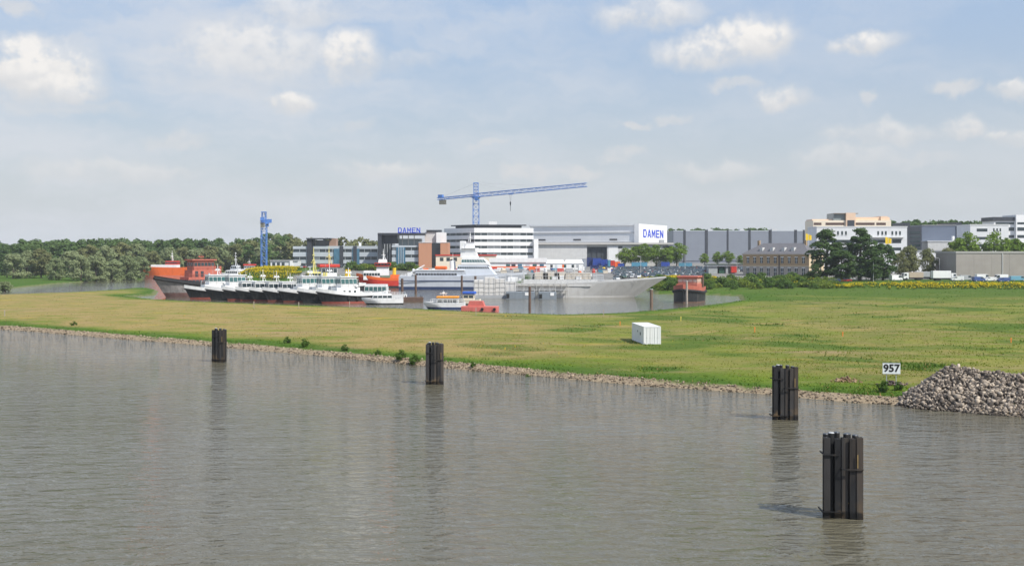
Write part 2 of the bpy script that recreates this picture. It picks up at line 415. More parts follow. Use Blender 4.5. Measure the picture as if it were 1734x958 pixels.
# ------------------------------------------------------------------ the setting: ground and water
def ground_material():
    m = bpy.data.materials.new('meadow'); m.use_nodes = True
    nt = m.node_tree; N, L = nt.nodes, nt.links
    b = N['Principled BSDF']; b.inputs['Roughness'].default_value = .95; b.inputs['Specular IOR Level'].default_value = .1
    geo = N.new('ShaderNodeNewGeometry')
    at = N.new('ShaderNodeAttribute'); at.attribute_name = 'cover'        # r dry grass, g lush grass, b bare stone
    sp = N.new('ShaderNodeSeparateColor'); L.new(at.outputs['Color'], sp.inputs[0])
    at2 = N.new('ShaderNodeAttribute'); at2.attribute_name = 'paved'
    def noise(scale, detail, stretch, rough=.6):
        mp = N.new('ShaderNodeMapping'); mp.inputs['Scale'].default_value = stretch; mp.inputs['Rotation'].default_value = (0, 0, .12)
        L.new(geo.outputs['Position'], mp.inputs[0])
        n = N.new('ShaderNodeTexNoise'); n.inputs['Scale'].default_value = scale; n.inputs['Detail'].default_value = detail; n.inputs['Roughness'].default_value = rough
        L.new(mp.outputs[0], n.inputs['Vector']); return n.outputs[0]
    def mr(x, a, b_, lo=0., hi=1.):
        n = N.new('ShaderNodeMapRange'); L.new(x, n.inputs[0]); n.inputs[1].default_value = a; n.inputs[2].default_value = b_
        n.inputs[3].default_value = lo; n.inputs[4].default_value = hi; return n.outputs[0]
    def mul(a, b_):
        n = N.new('ShaderNodeMath'); n.operation = 'MULTIPLY'; L.new(a, n.inputs[0])
        if isinstance(b_, float): n.inputs[1].default_value = b_
        else: L.new(b_, n.inputs[1])
        return n.outputs[0]
    def addc(a, b_):
        n = N.new('ShaderNodeMath'); n.operation = 'ADD'; n.use_clamp = True; L.new(a, n.inputs[0]); L.new(b_, n.inputs[1]); return n.outputs[0]
    def mix(f, a, b_):
        n = N.new('ShaderNodeMix'); n.data_type = 'RGBA'; L.new(f, n.inputs[0])
        for s, v in ((n.inputs[6], a), (n.inputs[7], b_)):
            if isinstance(v, tuple): s.default_value = (*v, 1)
            else: L.new(v, s)
        return n.outputs[2]
    big = noise(.045, 4, (1, .55, 1)); mid = noise(.22, 6, (.7, 1, 1)); fine = noise(2.2, 6, (1, 1, 1), .7)
    green = mix(mr(fine, .3, .7), (.084, .138, .010), (.160, .210, .020))
    lush = mix(mr(fine, .3, .7), (.028, .074, .007), (.066, .134, .012))
    dry = mix(mr(fine, .3, .7), (.235, .172, .056), (.365, .268, .110))
    streak = noise(.24, 6, (.55, 1.0, 1), .7)
    g1 = mix(mul(mr(big, .38, .60), mr(streak, .36, .56)), green, lush)
    g2 = mix(mul(mr(mid, .38, .6), addc(sp.outputs[0], mr(big, .48, .72, 0., .35))), g1, dry)
    g3 = mix(mul(sp.outputs[0], mr(streak, .36, .56)), g2, dry)
    g3 = mix(mul(mr(noise(.11, 6, (.35, 1, 1), .7), .56, .66), .55), g3, (.30, .21, .12))
    g4 = mix(mul(mr(noise(.13, 5, (.5, 1.2, 1)), .60, .68), mul(sp.outputs[0], .75)), g3, (.42, .30, .04))
    g5 = mix(sp.outputs[1], g4, lush)
    stone = mix(mr(fine, .3, .7), (.19, .145, .095), (.38, .30, .205))
    g6 = mix(sp.outputs[2], g5, stone)
    pav = mix(mr(mid, .3, .7), (.16, .155, .145), (.26, .25, .23))
    g7 = mix(at2.outputs['Fac'], g6, pav)
    L.new(g7, b.inputs['Base Color'])
    bp = N.new('ShaderNodeBump'); bp.inputs['Strength'].default_value = .7; bp.inputs['Distance'].default_value = .3
    L.new(fine, bp.inputs['Height']); L.new(bp.outputs[0], b.inputs['Normal'])
    return m

def build_ground():
    # rows at even steps of sight angle, so the mesh is as fine as the eye needs at every distance
    inv = np.linspace(1 / 52., 1 / 900., 640); Ys = np.concatenate([1 / inv, np.geomspace(930, 3000, 20)])
    us = np.linspace(-.72, .72, 760)
    U, Y = np.meshgrid(us, Ys); X = U * Y
    d = shore_dist(X, Y); Z = ground_z(X, Y, d)
    keep = d > -5.5
    nr, nc = X.shape
    idx = np.arange(nr * nc).reshape(nr, nc)
    q = np.stack([idx[:-1, :-1], idx[:-1, 1:], idx[1:, 1:], idx[1:, :-1]], -1).reshape(-1, 4)
    kq = keep.ravel()[q].any(1); q = q[kq]
    used = np.unique(q); remap = np.full(nr * nc, -1); remap[used] = np.arange(len(used)); q = remap[q]
    V = np.stack([X, Y, Z], -1).reshape(-1, 3)[used]
    me = fast_mesh('ground', V, q, ground_material(), smooth=True)
    x, y = V[:, 0], V[:, 1]; dd = d.ravel()[used]
    dry = smoothstep(30, -12, x + wob(x, y, 14, 1) * 12) * smoothstep(3, 13, dd + wob(x, y, 8, 4) * 3) * smoothstep(430, 330, y) * .78
    dry = np.maximum(dry, .30 * smoothstep(6, 14, dd))
    dry = np.maximum(dry, .5 * smoothstep(.35, .9, wob(x, y * .7, 15, 21) + .5 * wob(x, y, 4.4, 5)) * smoothstep(6, 14, dd) * smoothstep(330, 280, y))
    trk = np.full(x.shape, 1e9)
    TP = [G(560, 556, 1), G(800, 575, 1), G(1010, 586, 1), G(1140, 568, 1), G(1290, 548, 1), G(1450, 530, 1), G(1700, 515, 1)]
    for (ax, ay), (bx, by) in zip(TP[:-1], TP[1:]):
        ex, ey = bx - ax, by - ay; t_ = np.clip(((x - ax) * ex + (y - ay) * ey) / (ex * ex + ey * ey), 0, 1)
        trk = np.minimum(trk, np.hypot(x - ax - t_ * ex, y - ay - t_ * ey))
    dry = np.maximum(dry, .85 * smoothstep(.75, .3, np.abs(trk - 1.1)) * smoothstep(-.5, .3, wob(x, y, 15, 3)))
    tall = smoothstep(.25, .7, wob(x, y * .8, 10, 7) * .6 + wob(x, y, 4.1, 9) * .5) * smoothstep(4, 8, dd) * smoothstep(-50, 20, x)
    lush = np.maximum(smoothstep(7.0, 2.6, dd + wob(x, y, 6, 2) * 1.5) * .8, smoothstep(385, 410, y) * .9)
    lush = np.maximum(lush, .8 * smoothstep(255, 325, y - x * .15 + wob(x, y, 14, 6) * 30 + wob(x, y, 4, 3) * 12) * smoothstep(38, 75, x))
    lush = np.maximum(lush, .75 * smoothstep(.2, .8, wob(x, y * .8, 17, 11) + .5 * wob(x, y, 5, 12)) * smoothstep(-25, 25, x) * smoothstep(3, 9, dd))
    lush = np.maximum(lush, tall * .75)
    stone = smoothstep(1.65, 1.05, dd + wob(x, y, 2.1, 3) * .5 + wob(x, y, 5, 1) * .5) * (y < 300)
    stone = np.maximum(stone, .35 * smoothstep(1.6, .8, dd))
    ca = me.color_attributes.new('cover', 'FLOAT_COLOR', 'POINT')
    ca.data.foreach_set('color', np.stack([dry, lush, stone, np.ones_like(dry)], -1).astype(np.float32).ravel())
    pv = smoothstep(455, 462, y + wob(x, y, 10, 2)) * smoothstep(-112, -104, x - (y - 470) * .1) * (dd > 4) * (1 - smoothstep(880, 950, y))
    pa = me.attributes.new('paved', 'FLOAT', 'POINT'); pa.data.foreach_set('value', pv.astype(np.float32))
    o = bpy.data.objects.new('ground', me); col.objects.link(o); o['kind'] = 'structure'
build_ground()

def build_water():
    m = bpy.data.materials.new('river_water'); m.use_nodes = True
    nt = m.node_tree; N, L = nt.nodes, nt.links
    b = N['Principled BSDF']
    b.inputs['Base Color'].default_value = (.110, .100, .068, 1); b.inputs['Roughness'].default_value = .035
    b.inputs['IOR'].default_value = 1.33; b.inputs['Specular IOR Level'].default_value = .5
    geo = N.new('ShaderNodeNewGeometry')
    def noise(scale, detail, st, rot, rough=.55):
        mp = N.new('ShaderNodeMapping'); mp.inputs['Scale'].default_value = st; mp.inputs['Rotation'].default_value = (0, 0, rot)
        L.new(geo.outputs['Position'], mp.inputs[0])
        n = N.new('ShaderNodeTexNoise'); n.inputs['Scale'].default_value = scale; n.inputs['Detail'].default_value = detail; n.inputs['Roughness'].default_value = rough
        n.inputs['Distortion'].default_value = .4
        L.new(mp.outputs[0], n.inputs['Vector']); return n.outputs[0]
    def ma(op, a, b_):
        n = N.new('ShaderNodeMath'); n.operation = op
        for s, v in ((n.inputs[0], a), (n.inputs[1], b_)):
            if isinstance(v, float): s.default_value = v
            else: L.new(v, s)
        return n.outputs[0]
    h = ma('ADD', ma('ADD', ma('MULTIPLY', noise(.40, 3, (.50, 1, 1), .18), .85), ma('MULTIPLY', noise(1.25, 4, (.50, 1, 1), -.12), .66)), ma('MULTIPLY', noise(3.6, 3, (.6, 1, 1), .3), .06))
    gust = noise(.028, 5, (.4, 1, 1), .2)
    mr = N.new('ShaderNodeMapRange'); L.new(gust, mr.inputs[0]); mr.inputs[1].default_value = .35; mr.inputs[2].default_value = .65; mr.inputs[3].default_value = .60; mr.inputs[4].default_value = 1.25
    # the harbour basin behind the meadow lies calm
    sx = N.new('ShaderNodeSeparateXYZ'); L.new(geo.outputs['Position'], sx.inputs[0])
    calm = N.new('ShaderNodeMapRange'); L.new(ma('ADD', sx.outputs[1], ma('MULTIPLY', sx.outputs[0], .86)), calm.inputs[0])
    calm.inputs[1].default_value = 150; calm.inputs[2].default_value = 215; calm.inputs[3].default_value = 1.0; calm.inputs[4].default_value = .5
    bp = N.new('ShaderNodeBump'); bp.inputs['Distance'].default_value = .50
    L.new(ma('MULTIPLY', mr.outputs[0], calm.outputs[0]), bp.inputs['Strength']); L.new(h, bp.inputs['Height']); L.new(bp.outputs[0], b.inputs['Normal'])
    v = [(-2500, -500, 0), (2500, -500, 0), (2500, 2500, 0), (-2500, 2500, 0)]
    MB().add(v, [(0, 1, 2, 3)]).build('water', m)['kind'] = 'structure'
build_water()
world.cycles.sampling_method = 'MANUAL'
world.cycles.sample_map_resolution = 512

# ------------------------------------------------------------------ air
def build_haze():
    m = bpy.data.materials.new('haze_air'); m.use_nodes = True
    nt = m.node_tree; nt.nodes.clear()
    v = nt.nodes.new('ShaderNodeVolumePrincipled'); o = nt.nodes.new('ShaderNodeOutputMaterial')
    v.inputs['Color'].default_value = (.80, .85, .90, 1); v.inputs['Density'].default_value = .00010; v.inputs['Anisotropy'].default_value = 0.0
    nt.links.new(v.outputs[0], o.inputs['Volume'])
    h = MB().box(-2700, 2700, -700, 3300, -4, 80).build('haze', m); h['kind'] = 'stuff'
build_haze()

# ------------------------------------------------------------------ buildings
class Bld:
    """a building: an empty at its left front corner, local x along the front, y backwards, z up; px/py give photo positions on its front"""
    def __init__(s, name, a, b, Y, label, cat, rz=0.0):
        s.a, s.Y = a, Y; s.x0 = gx(a, Y); s.z0 = gz0(gx((a + b) / 2, Y), Y) - .4; s.k = Y / F
        s.w = (b - a) * s.k
        s.root = empty(name, (s.x0, Y, s.z0), rz, label, cat)
    def x(s, px): return (px - s.a) * s.k
    def z(s, py): return gz(py, s.Y) - s.z0
    def part(s, name, boxes, m, parent=None, label=None):
        mb = MB()
        for bx in boxes: mb.box(*bx)
        o = mb.build(name, m, parent or s.root)
        if label: o['label'] = label
        return o

def band_facade(B, x0, x1, y0, y1, rows, wall_m, glass_m, wall_name='wall', split=None, right_m=None):
    """glass core with wall bands standing proud, rows = (z0, z1) of each window band"""
    zt = rows[-1][2] if len(rows[-1]) > 2 else rows[-1][1] + 1.6
    zs = [0.0]
    for r in rows: zs += [r[0], r[1]]
    zs.append(zt)
    mb = MB()
    for i in range(0, len(zs), 2): mb.box(x0, x1, y0, y1, zs[i], zs[i + 1])
    w = mb.build(wall_name, wall_m, B.root)
    for r in rows:
        g = MB().box(x0 + .25, x1 - .25, y0 + .3, y1 - .3, r[0] - .01, r[1] + .01).build('window_band', ribbonglass, B.root)
    return w

# --- long low office with grey bands and the dark frame (left)
B = Bld('office_block', 496, 640, 625, 'long three storey office with grey metal bands and a dark portal frame', 'office building')
fl = [(B.z(463), B.z(456.5)), (B.z(450.5), B.z(446)), (B.z(440), B.z(434.5)), (B.z(427), B.z(421.5))]
band_facade(B, 0, B.x(520), 0, 14, [fl[0], fl[1], fl[2], (fl[3][0], fl[3][1], B.z(417))], alu, glass)
band_facade(B, B.x(530), B.w, .8, 14, [fl[0], fl[1], fl[2], (fl[3][0], fl[3][1], B.z(416.5))], alu, glass)
B.part('portal_frame', [(B.x(520), B.x(528), -.6, 12, 0, B.z(405)), (B.x(519), B.x(561), -1.5, 12, B.z(405), B.z(403)), (B.x(528.2), B.x(529.8), .5, 12, 0, B.z(406))], dark)
B.part('penthouse', [(B.x(533), B.x(557), 3, 10, B.z(416.4), B.z(406.5))], glass)
B.part('lift_tower', [(B.x(556.5), B.x(568), 2, 9, B.z(416.4), B.z(403.6))], mat('brown_brick', (.30,.19,.14), .8, .1, 3))
for px in (575, 598): B.part('stair_shaft', [(B.x(px), B.x(px + 6), .2, .75, 0, B.z(416.8))], dark)
for px in (565, 596.5, 602.5):
    B.part('glass_strip', [(B.x(px), B.x(px + (10 if px < 590 else 6)), .35, .7, B.z(456), B.z(421))], blueglass)
B.part('roof_unit', [(B.x(606), B.x(609), 4, 7, B.z(416.4), B.z(411))], white); B.part('roof_unit', [(B.x(545), B.x(547), 4, 7, B.z(406.4), B.z(402))], white)

# --- portal office with the letters on its roof
B = Bld('headquarters_office', 640, 760, 605, 'office under a dark portal roof carrying blue letters, with orange brick wing', 'office building')
B.part('portal_frame', [(B.x(640), B.x(646.5), -1, 16, 0, B.z(398)), (B.x(640), B.x(720), -1.4, 16, B.z(398), B.z(394.5)), (B.x(646.7), B.x(672), 2, 15, B.z(412), B.z(398.1))], dark)
B.part('glass_hall', [(B.x(646.7), B.x(664), 1, 15, 0, B.z(412.1))], mat('dark_glass', (.02,.025,.03), .1, .2, .3, spec=.6))
for px in (650.5, 655, 659.5): B.part('glazing_grid', [(B.x(px), B.x(px) + .35, .7, .98, 0, B.z(413))], grey)
fl = [(B.z(459), B.z(454)), (B.z(447.5), B.z(443)), (B.z(436), B.z(431)), (B.z(424), B.z(418.5))]
band_facade(B, B.x(664.2), B.x(709), -2, 13, [fl[0], fl[1], fl[2], (fl[3][0], fl[3][1], B.z(415.5))], alu, glass)
B.part('glass_strip', [(B.x(672), B.x(687), -2.35, -2.02, B.z(455), B.z(419))], blueglass)
for px in (675.5, 679.3, 683): B.part('glass_fin', [(B.x(px), B.x(px) + .3, -2.6, -2.37, B.z(455), B.z(419))], alu)
B.part('roof_terrace', [(B.x(674), B.x(712), 3, 12, B.z(415.4), B.z(404))], mat('terrace_glass', (.20,.23,.23), .3, .2, .4))
for px in (680, 690, 700): B.part('terrace_post', [(B.x(px), B.x(px) + .4, 2.6, 2.95, B.z(415.3), B.z(398.1))], concrete)
w = B.part('brick_wing', [(B.x(710), B.x(731.5), -4, 12, 0, B.z(411)), (B.x(746.5), B.x(760), -4, 12, 0, B.z(411))], brick)
B.part('glass_joint', [(B.x(731.6), B.x(746.4), -2, 11, 0, B.z(411.5))], mat('dark_glass', ()))
B.part('parapet', [(B.x(709.7), B.x(731.8), -4.2, -3.9, B.z(411), B.z(410.2))], white); B.part('parapet', [(B.x(746.2), B.x(760.3), -4.2, -3.9, B.z(411), B.z(410.2))], white)
B.part('plant_room', [(B.x(718), B.x(738), 5, 12, B.z(411), B.z(392.5))], lightgrey)
B.part('plant_room', [(B.x(738.1), B.x(754), 3, 12, B.z(411), B.z(393.5))], white)
B.part('roof_slab', [(B.x(721), B.x(746), 4.4, 12.6, B.z(392.4), B.z(389))], dark)
logo = mat('blue_letters', (.03,.07,.55), .4, .05, 1)
sg = B.part('letter_rail', [(B.x(673), B.x(712.5), 1.0, 1.25, B.z(394.4), B.z(393.8))], logo)
block_letters('sign_letters', 'DAMEN', 2.75, 2.05, .45, logo, B.root, ((B.x(673) + B.x(712)) / 2, 1.1, (B.z(394) + B.z(385.5)) / 2), 0, .2)

# --- white banded office
Yc = 620.0
xc = gx(803, Yc); th = R(27)
zb = gz0(xc, Yc) - .4
root = empty('banded_office', (xc, Yc, zb), 0, 'white five storey office with dark ribbon windows and a flat dark penthouse', 'office building')
def zz(py): return gz(py, Yc) - zb
ur = (math.cos(-R(8)), math.sin(R(8)))           # right face runs to the right and back
ul = (-math.sin(R(42)), math.cos(R(42)))         # left face runs back to the left
def solve(px, u):                                # length along u until the sight line of column px
    t = (px - CX) / F
    return (t * Yc - xc) / (u[0] - t * u[1])
LR, LL = solve(903.5, ur), solve(752, ul)
def quad(ins):
    a = (0 + ins * (ul[0] + ur[0]), ins * (ul[1] + ur[1]))
    return [(a[0], a[1]), (ur[0] * (LR - ins) + ul[0] * ins, ur[1] * (LR - ins) + ul[1] * ins),
            (ur[0] * (LR - ins) + ul[0] * (LL - ins), ur[1] * (LR - ins) + ul[1] * (LL - ins)), (ul[0] * (LL - ins) + ur[0] * ins, ul[1] * (LL - ins) + ur[1] * ins)]
bands = [(zz(432), zz(427.5)), (zz(420.5), zz(416)), (zz(409.5), zz(405)), (zz(398.5), zz(394))]
edges = [0.0] + [v for b_ in bands for v in b_] + [zz(385.8)]
mb = MB()
for i in range(0, len(edges), 2): mb.prism(quad(0), edges[i], edges[i + 1])
mb.build('wall', white, root)
for b_ in bands:
    g = MB().prism(quad(.3), b_[0] - .01, b_[1] + .01).build('window_band', ribbonglass, root)
pq = quad(4.0)
MB().prism(pq, zz(385.7), zz(382)).build('penthouse', dark, root)
pq2 = quad(2.4)
MB().prism(pq2, zz(381.9), zz(380)).build('roof_slab', dark, root)
MB().box(ur[0] * 8, ur[0] * 8 + 4.5, 10, 13, zz(379.9), zz(374)).build('lift_housing', white, root)
MB().prism([(LR * ur[0] + .1, 1.5), (LR * ur[0] + 2.6, 1.8), (LR * ur[0] + 2.6, 12), (LR * ur[0] + .1, 12)], 0, zz(404.5)).build('stair_tower', white, root)

# --- big white shipbuilding hall
zh = gz0(60, 720) - .4
root = empty('shipbuilding_hall', (77, 680, zh), 0, 'huge white shipbuilding hall with blue letters on its bright end wall', 'hall')
def hz(py, Y=680): return gz(py, Y) - zh
du, dw = (-.90, .436), (.436, .90)
Lh, Wh = 73.0, 54.0
def hq(a0, a1, b0, b1): return [(du[0] * a + dw[0] * b, du[1] * a + dw[1] * b) for a, b in ((a0, b0), (a0, b1), (a1, b1), (a1, b0))]
top = hz(378.5)
MB().prism(hq(3, Lh, .3, Wh - .3), 0, top - 1.2).build('hall_body', mat('hall_cladding', (.80,.80,.80), .5, .04, .2, streak=.08), root)
MB().prism(hq(2.9, Lh + .5, -.3, Wh + .3), top - 1.2, top - .2).build('roof_edge', white, root)
MB().prism(hq(3, Lh, 0, .29), hz(394.5), hz(392.5)).build('cladding_rib', lightgrey, root)
MB().prism(hq(3, Lh, -.2, .28), 0, hz(409)).build('plinth_wall', lightgrey, root)
MB().prism(hq(0, 2.9, -.5, Wh + .5), 0, top - .1).build('end_wall', white, root)
ang = math.atan2(dw[1], dw[0])
block_letters('sign_letters', 'DAMEN', 4.9, 6.6, 1.5, logo, root, (-du[0] * .08 + dw[0] * Wh * .50, -du[1] * .08 + dw[1] * Wh * .50, hz(394.6)), ang, .06)
for a in (14, 38, 62):
    MB().prism(hq(a, a + 5, -.32, -.21), hz(406.5), hz(404)).build('vent_window', dark, root)
B = Bld('workshop_annex', 903, 1140, 648, 'low grey workshop with wide dark gateway before the white hall', 'workshop')
B.part('wall', [(0, B.x(994), 0, 22, 0, B.z(414)), (B.x(1028), B.w - 3, 0, 22, 0, B.z(414)), (B.x(994), B.x(1028), 1.5, 22, B.z(418), B.z(414))], lightgrey)
B.part('roof', [(-.8, B.w, -1.2, 22, B.z(414), B.z(411))], mat('roof_fascia', (.50,.48,.45), .6, .06, .4))
B.part('gateway', [(B.x(994.2), B.x(1027.8), 1.6, 3, 0, B.z(418))], mat('dark_door', (.055,.065,.075), .5, .15, .4))
for px in (1002, 1011, 1019): B.part('gate_rib', [(B.x(px), B.x(px) + .4, 1.3, 1.58, 0, B.z(418))], dark)
for a, b_ in ((1047, 1054), (1073, 1086), (1122, 1138)):
    B.part('window', [(B.x(a), B.x(b_), -.06, .3, B.z(420.5), B.z(416.5))], glass)
B.part('panel', [(B.x(1030), B.x(1046), -.12, .2, 0, B.z(417))], white)
B.part('roof_unit', [(B.x(1118), B.x(1126), 3, 6, B.z(411), B.z(406))], grey)

# --- grey panelled production hall
B = Bld('panelled_hall', 1139, 1382, 800, 'long grey metal production hall with dark vertical strips between its panels', 'hall')
panelm = mat('grey_panels', (.225,.245,.285), .45, .05, .15, streak=.06)
B.part('wall', [(0, B.w, 0, 40, 0, B.z(390.5))], panelm)
for px, wd in ((1159, 4), (1196, 5), (1232, 3), (1269, 4), (1304, 5), (1347, 4.5), (1361, 3), (1375, 5)):
    B.part('dark_strip', [(B.x(px - wd / 2), B.x(px + wd / 2), -.5, .5, 0, B.z(389.2))], dark)
for a, b_ in ((1161, 1193.5), (1198.5, 1230.5), (1233.5, 1267), (1271, 1301.5), (1306.5, 1344.7), (1349.3, 1359.5), (1362.5, 1372.5), (1140, 1157)):
    B.part('facade_panel', [(B.x(a), B.x(b_), -.35, .2, 2, B.z(391.8))], panelm)
    B.part('parapet', [(B.x(a), B.x(b_), -.45, .6, B.z(391.7), B.z(390.4))], alu)
for px in (1201, 1255, 1310): B.part('roof_unit', [(B.x(px), B.x(px + 8), 5, 10, B.z(390.5), B.z(387.5))], lightgrey)

# --- old brick house with slate roof
C = (127.0, 480.0); u1 = (-.77, .64); u2 = (.64, .77); L1, L2 = 31.3, 15.0
zb = gz0(*C) - .3
root = empty('brick_villa', (C[0], C[1], zb), math.atan2(-u1[1], -u1[0]), 'old two storey brick house with a hipped slate roof and dormer lights', 'house')
# local frame: x towards the right corner (corner at 0, house from -L1 to 0), y backwards
def vz(py): return gz(py, 480) - zb
ev, rd = vz(432), vz(411)
vb = mat('brown_villa_brick', (.38,.265,.155), .85, .15, 2.0, bump=.1)
stonet = mat('sandstone_trim', (.50,.40,.27), .8, .1, 1)
MB().box(-L1, 0, 0, L2, 0, ev).build('wall', vb, root)
MB().box(-L1 + .02, -.02, -.03, .0, 0, vz(451.6)).build('ground_floor', mat('grey_stone', (.33,.30,.265), .8, .15, 2), root)
MB().box(.0, .12, .05, L2 - .05, 0, ev - .02).build('end_wall', mat('sunlit_villa_wall', (.62,.50,.33), .8, .08, 1), root)  # sunlit side of the house: the sunlight is put into a paler wall colour
MB().box(-L1 - .3, .42, -.3, L2 + .3, ev, ev + .45).build('cornice', stonet, root)
MB().box(-L1 - .05, .0, -.08, .0, vz(451.5), vz(449.5)).build('string_course', stonet, root)
hip = 6.0
mb = MB(); e0 = ev + .45
vs = [(-L1 - .5, -.5, e0), (.5, -.5, e0), (.5, L2 + .5, e0), (-L1 - .5, L2 + .5, e0), (-L1 + hip, L2 / 2, rd), (-hip, L2 / 2, rd)]
mb.add(vs, [(0,1,5,4), (1,2,5), (2,3,4,5), (3,0,4), (3,2,1,0)])
rf = mb.build('roof', mat('slate_roof', (.13,.125,.13), .65, .25, 2.5, bump=.3), root)
for x_ in (-L1 + 8, -L1 + 13, -L1 + 18.5, -L1 + 23):
    yy = 2.2; zt = e0 + (yy + .5) / (L2 / 2 + .5) * (rd - e0)
    d_ = MB().box(x_ - .7, x_ + .7, yy - .6, yy + 1.5, zt - .4, zt + 1.3).build('dormer', lightgrey, rf)
for x_ in (-L1 + 4, -5): MB().box(x_ - .5, x_ + .5, L2 / 2 - .5, L2 / 2 + .5, rd - 2, rd + 1.2).build('chimney', vb, rf)
for lo, hi, n in ((vz(446), vz(436), 9), (vz(468), vz(454), 9)):
    for i in range(n):
        x_ = -L1 + (i + .75) * L1 / (n + .5)
        wn = MB().box(x_ - .62, x_ + .62, -.05, .2, lo, hi).build('window', glass, root)
        MB().box(x_ - .75, x_ + .75, -.13, -.055, hi, hi + .3).box(x_ - .05, x_ + .05, -.1, -.052, lo, hi).box(x_ - .62, x_ + .62, -.1, -.052, (lo + hi) / 2, (lo + hi) / 2 + .1).build('window_frame', white, wn)
        MB().box(x_ - .75, x_ + .75, -.2, -.055, lo - .2, lo - .02).build('sill', stonet, wn)
    for i in range(3):
        y_ = 3 + i * 4.3
        MB().box(.1, .17, y_ - .6, y_ + .6, lo, hi).build('window', glass, root)
MB().box(-L1 * .44 - .2, -L1 * .44 + .2, -.25, -.01, 0, ev - .02).build('downpipe', dark, root)

# --- flat roofed gatehouse / bicycle shed beside the villa
B = Bld('gatehouse', 1200, 1256, 520, 'low flat roofed gatehouse with white fascia left of the brick house', 'gatehouse')
B.part('wall', [(0, B.x(1215), 0, 8, 0, B.z(451)), (B.x(1229), B.x(1233), 0, 8, 0, B.z(451)), (0, B.w, 6, 8, 0, B.z(451))], mat('gate_wall', (.34,.36,.36), .7, .08, .6))
B.part('fascia', [(-.5, B.w + .5, -.6, 8.4, B.z(451), B.z(448.5))], white)
B.part('roof', [(-.9, B.w + .9, -1, 8.8, B.z(448.4), B.z(447))], mat('green_roof', (.04,.07,.055), .7, .2, 1))
B.part('door', [(B.x(1218), B.x(1228), .5, .8, 0, B.z(453))], mat('green_door', (.03,.09,.06), .5, .1, 1))
tag(MB().box(gx(1238, 516), gx(1247, 516), 515, 517.5, gz0(gx(1242, 516), 516) + .6, gz(452, 516)).box(gx(1237.5, 516), gx(1247.5, 516), 514.9, 517.6, gz(452, 516), gz(451, 516)).build('red_kiosk', redpaint, bevel=.05), 'small red kiosk under the gatehouse roof', 'kiosk')

# --- peach building with stepped top
B = Bld('peach_building', 1377, 1511, 650, 'peach coloured stepped building rising behind the white office', 'office building')
peach = mat('peach_render', (.72,.52,.37), .7, .05, .5)
cream = mat('cream_render', (.75,.66,.52), .7, .05, .5)
B.part('wall', [(0, B.x(1432), 0, 18, 0, B.z(373)), (B.x(1448), B.x(1509), 0, 18, 0, B.z(373))], cream)
B.part('upper_wall', [(B.x(1377.5), B.x(1412), 3, 16, B.z(373), B.z(371)), (B.x(1432), B.x(1448), -1, 16, 0, B.z(360.5)), (B.x(1448.1), B.x(1509), 2.5, 16, B.z(373), B.z(367.5)), (B.x(1493), B.x(1505), 1.5, 16, B.z(373), B.z(366))], peach)
B.part('upper_wall', [(B.x(1412.2), B.x(1431.8), 1, 15, B.z(373), B.z(362))], mat('terrace_glass', ()))
for a, b_ in ((1378, 1391), (1398, 1430), (1449, 1481), (1484, 1500)):
    B.part('window_band', [(B.x(a), B.x(b_), -.08, .3, B.z(381), B.z(377))], mat('brown_glass', (.10,.06,.05), .2, .2, .4))
B.part('stair_window', [(B.x(1434), B.x(1446), -1.1, -.6, B.z(385), B.z(373))], dark)
B.part('roof_slab', [(B.x(1413), B.x(1453), -.5, 15.5, B.z(362), B.z(361))], mat('brown_slab', (.22,.17,.12), .7, .1, 1))

# --- white office with punched windows
B = Bld('white_office', 1383, 1536, 520, 'white office block with small punched windows behind the tall dark trees', 'office building')
B.part('wall', [(0, B.w, 0, 16, 0, B.z(384.5))], mat('white_render', (.66,.67,.68), .6, .05, .4, streak=.1))
B.part('parapet', [(-.2, B.w + .2, -.2, 16.2, B.z(384.4), B.z(383.2))], white)
for px in (1419, 1426, 1432.5, 1487, 1494, 1500, 1511, 1517.5, 1524):
    w = B.part('window', [(B.x(px - 1.5), B.x(px + 1.5), -.05, .3, B.z(397.5), B.z(391.5))], glass)
    B.part('sill', [(B.x(px - 1.8), B.x(px + 1.8), -.2, -.055, B.z(398.2), B.z(397.7))], lightgrey, w)
for a, b_, c, d_ in ((1479, 1500, 411, 406), (1511, 1526, 411.5, 405), (1479, 1526, 424, 419), (1400, 1470, 411, 406), (1400, 1470, 424, 419)):
    B.part('window_band', [(B.x(a), B.x(b_), -.05, .3, B.z(c), B.z(d_))], glass)
B.part('canopy', [(B.x(1476), B.x(1530), -1.5, -.02, B.z(402.5), B.z(401.2))], lightgrey)

# --- dark tower block and blue grey hall
B = Bld('dark_tower_block', 1530, 1561, 545, 'dark grey tower block with black glazing between two pale offices', 'tower block')
B.part('wall', [(0, B.x(1541), 0, 16, 0, B.z(377)), (B.x(1541.2), B.w, 1, 16, 0, B.z(384))], dark)
for i in range(5):
    B.part('window_band', [(B.x(1542.5), B.x(1559.5), .9, 1.2, B.z(391.5 + i * 7.2 + 4.5), B.z(391.5 + i * 7.2))], glass)
B = Bld('blue_grey_hall', 1561, 1628, 560, 'blue grey metal hall with a dark right edge and a white loading annex', 'hall')
B.part('wall', [(0, B.x(1619), 0, 25, 0, B.z(382))], mat('bluegrey_panels', (.125,.15,.20), .5, .06, .2))
B.part('corner_strip', [(B.x(1619.2), B.w, -.4, 25, 0, B.z(376.5))], dark)
B.part('roof_edge', [(-.2, B.x(1619), -.3, 25, B.z(382), B.z(381))], grey)
B.part('annex', [(0, B.x(1618), -8, -.02, 0, B.z(409.5))], lightgrey)
B.part('annex_roof', [(-.3, B.x(1618.5), -8.3, -.02, B.z(409.5), B.z(408.3))], white)
B.part('chimney', [(B.x(1608), B.x(1611), -4, -2.4, B.z(408.2), B.z(400))], white)
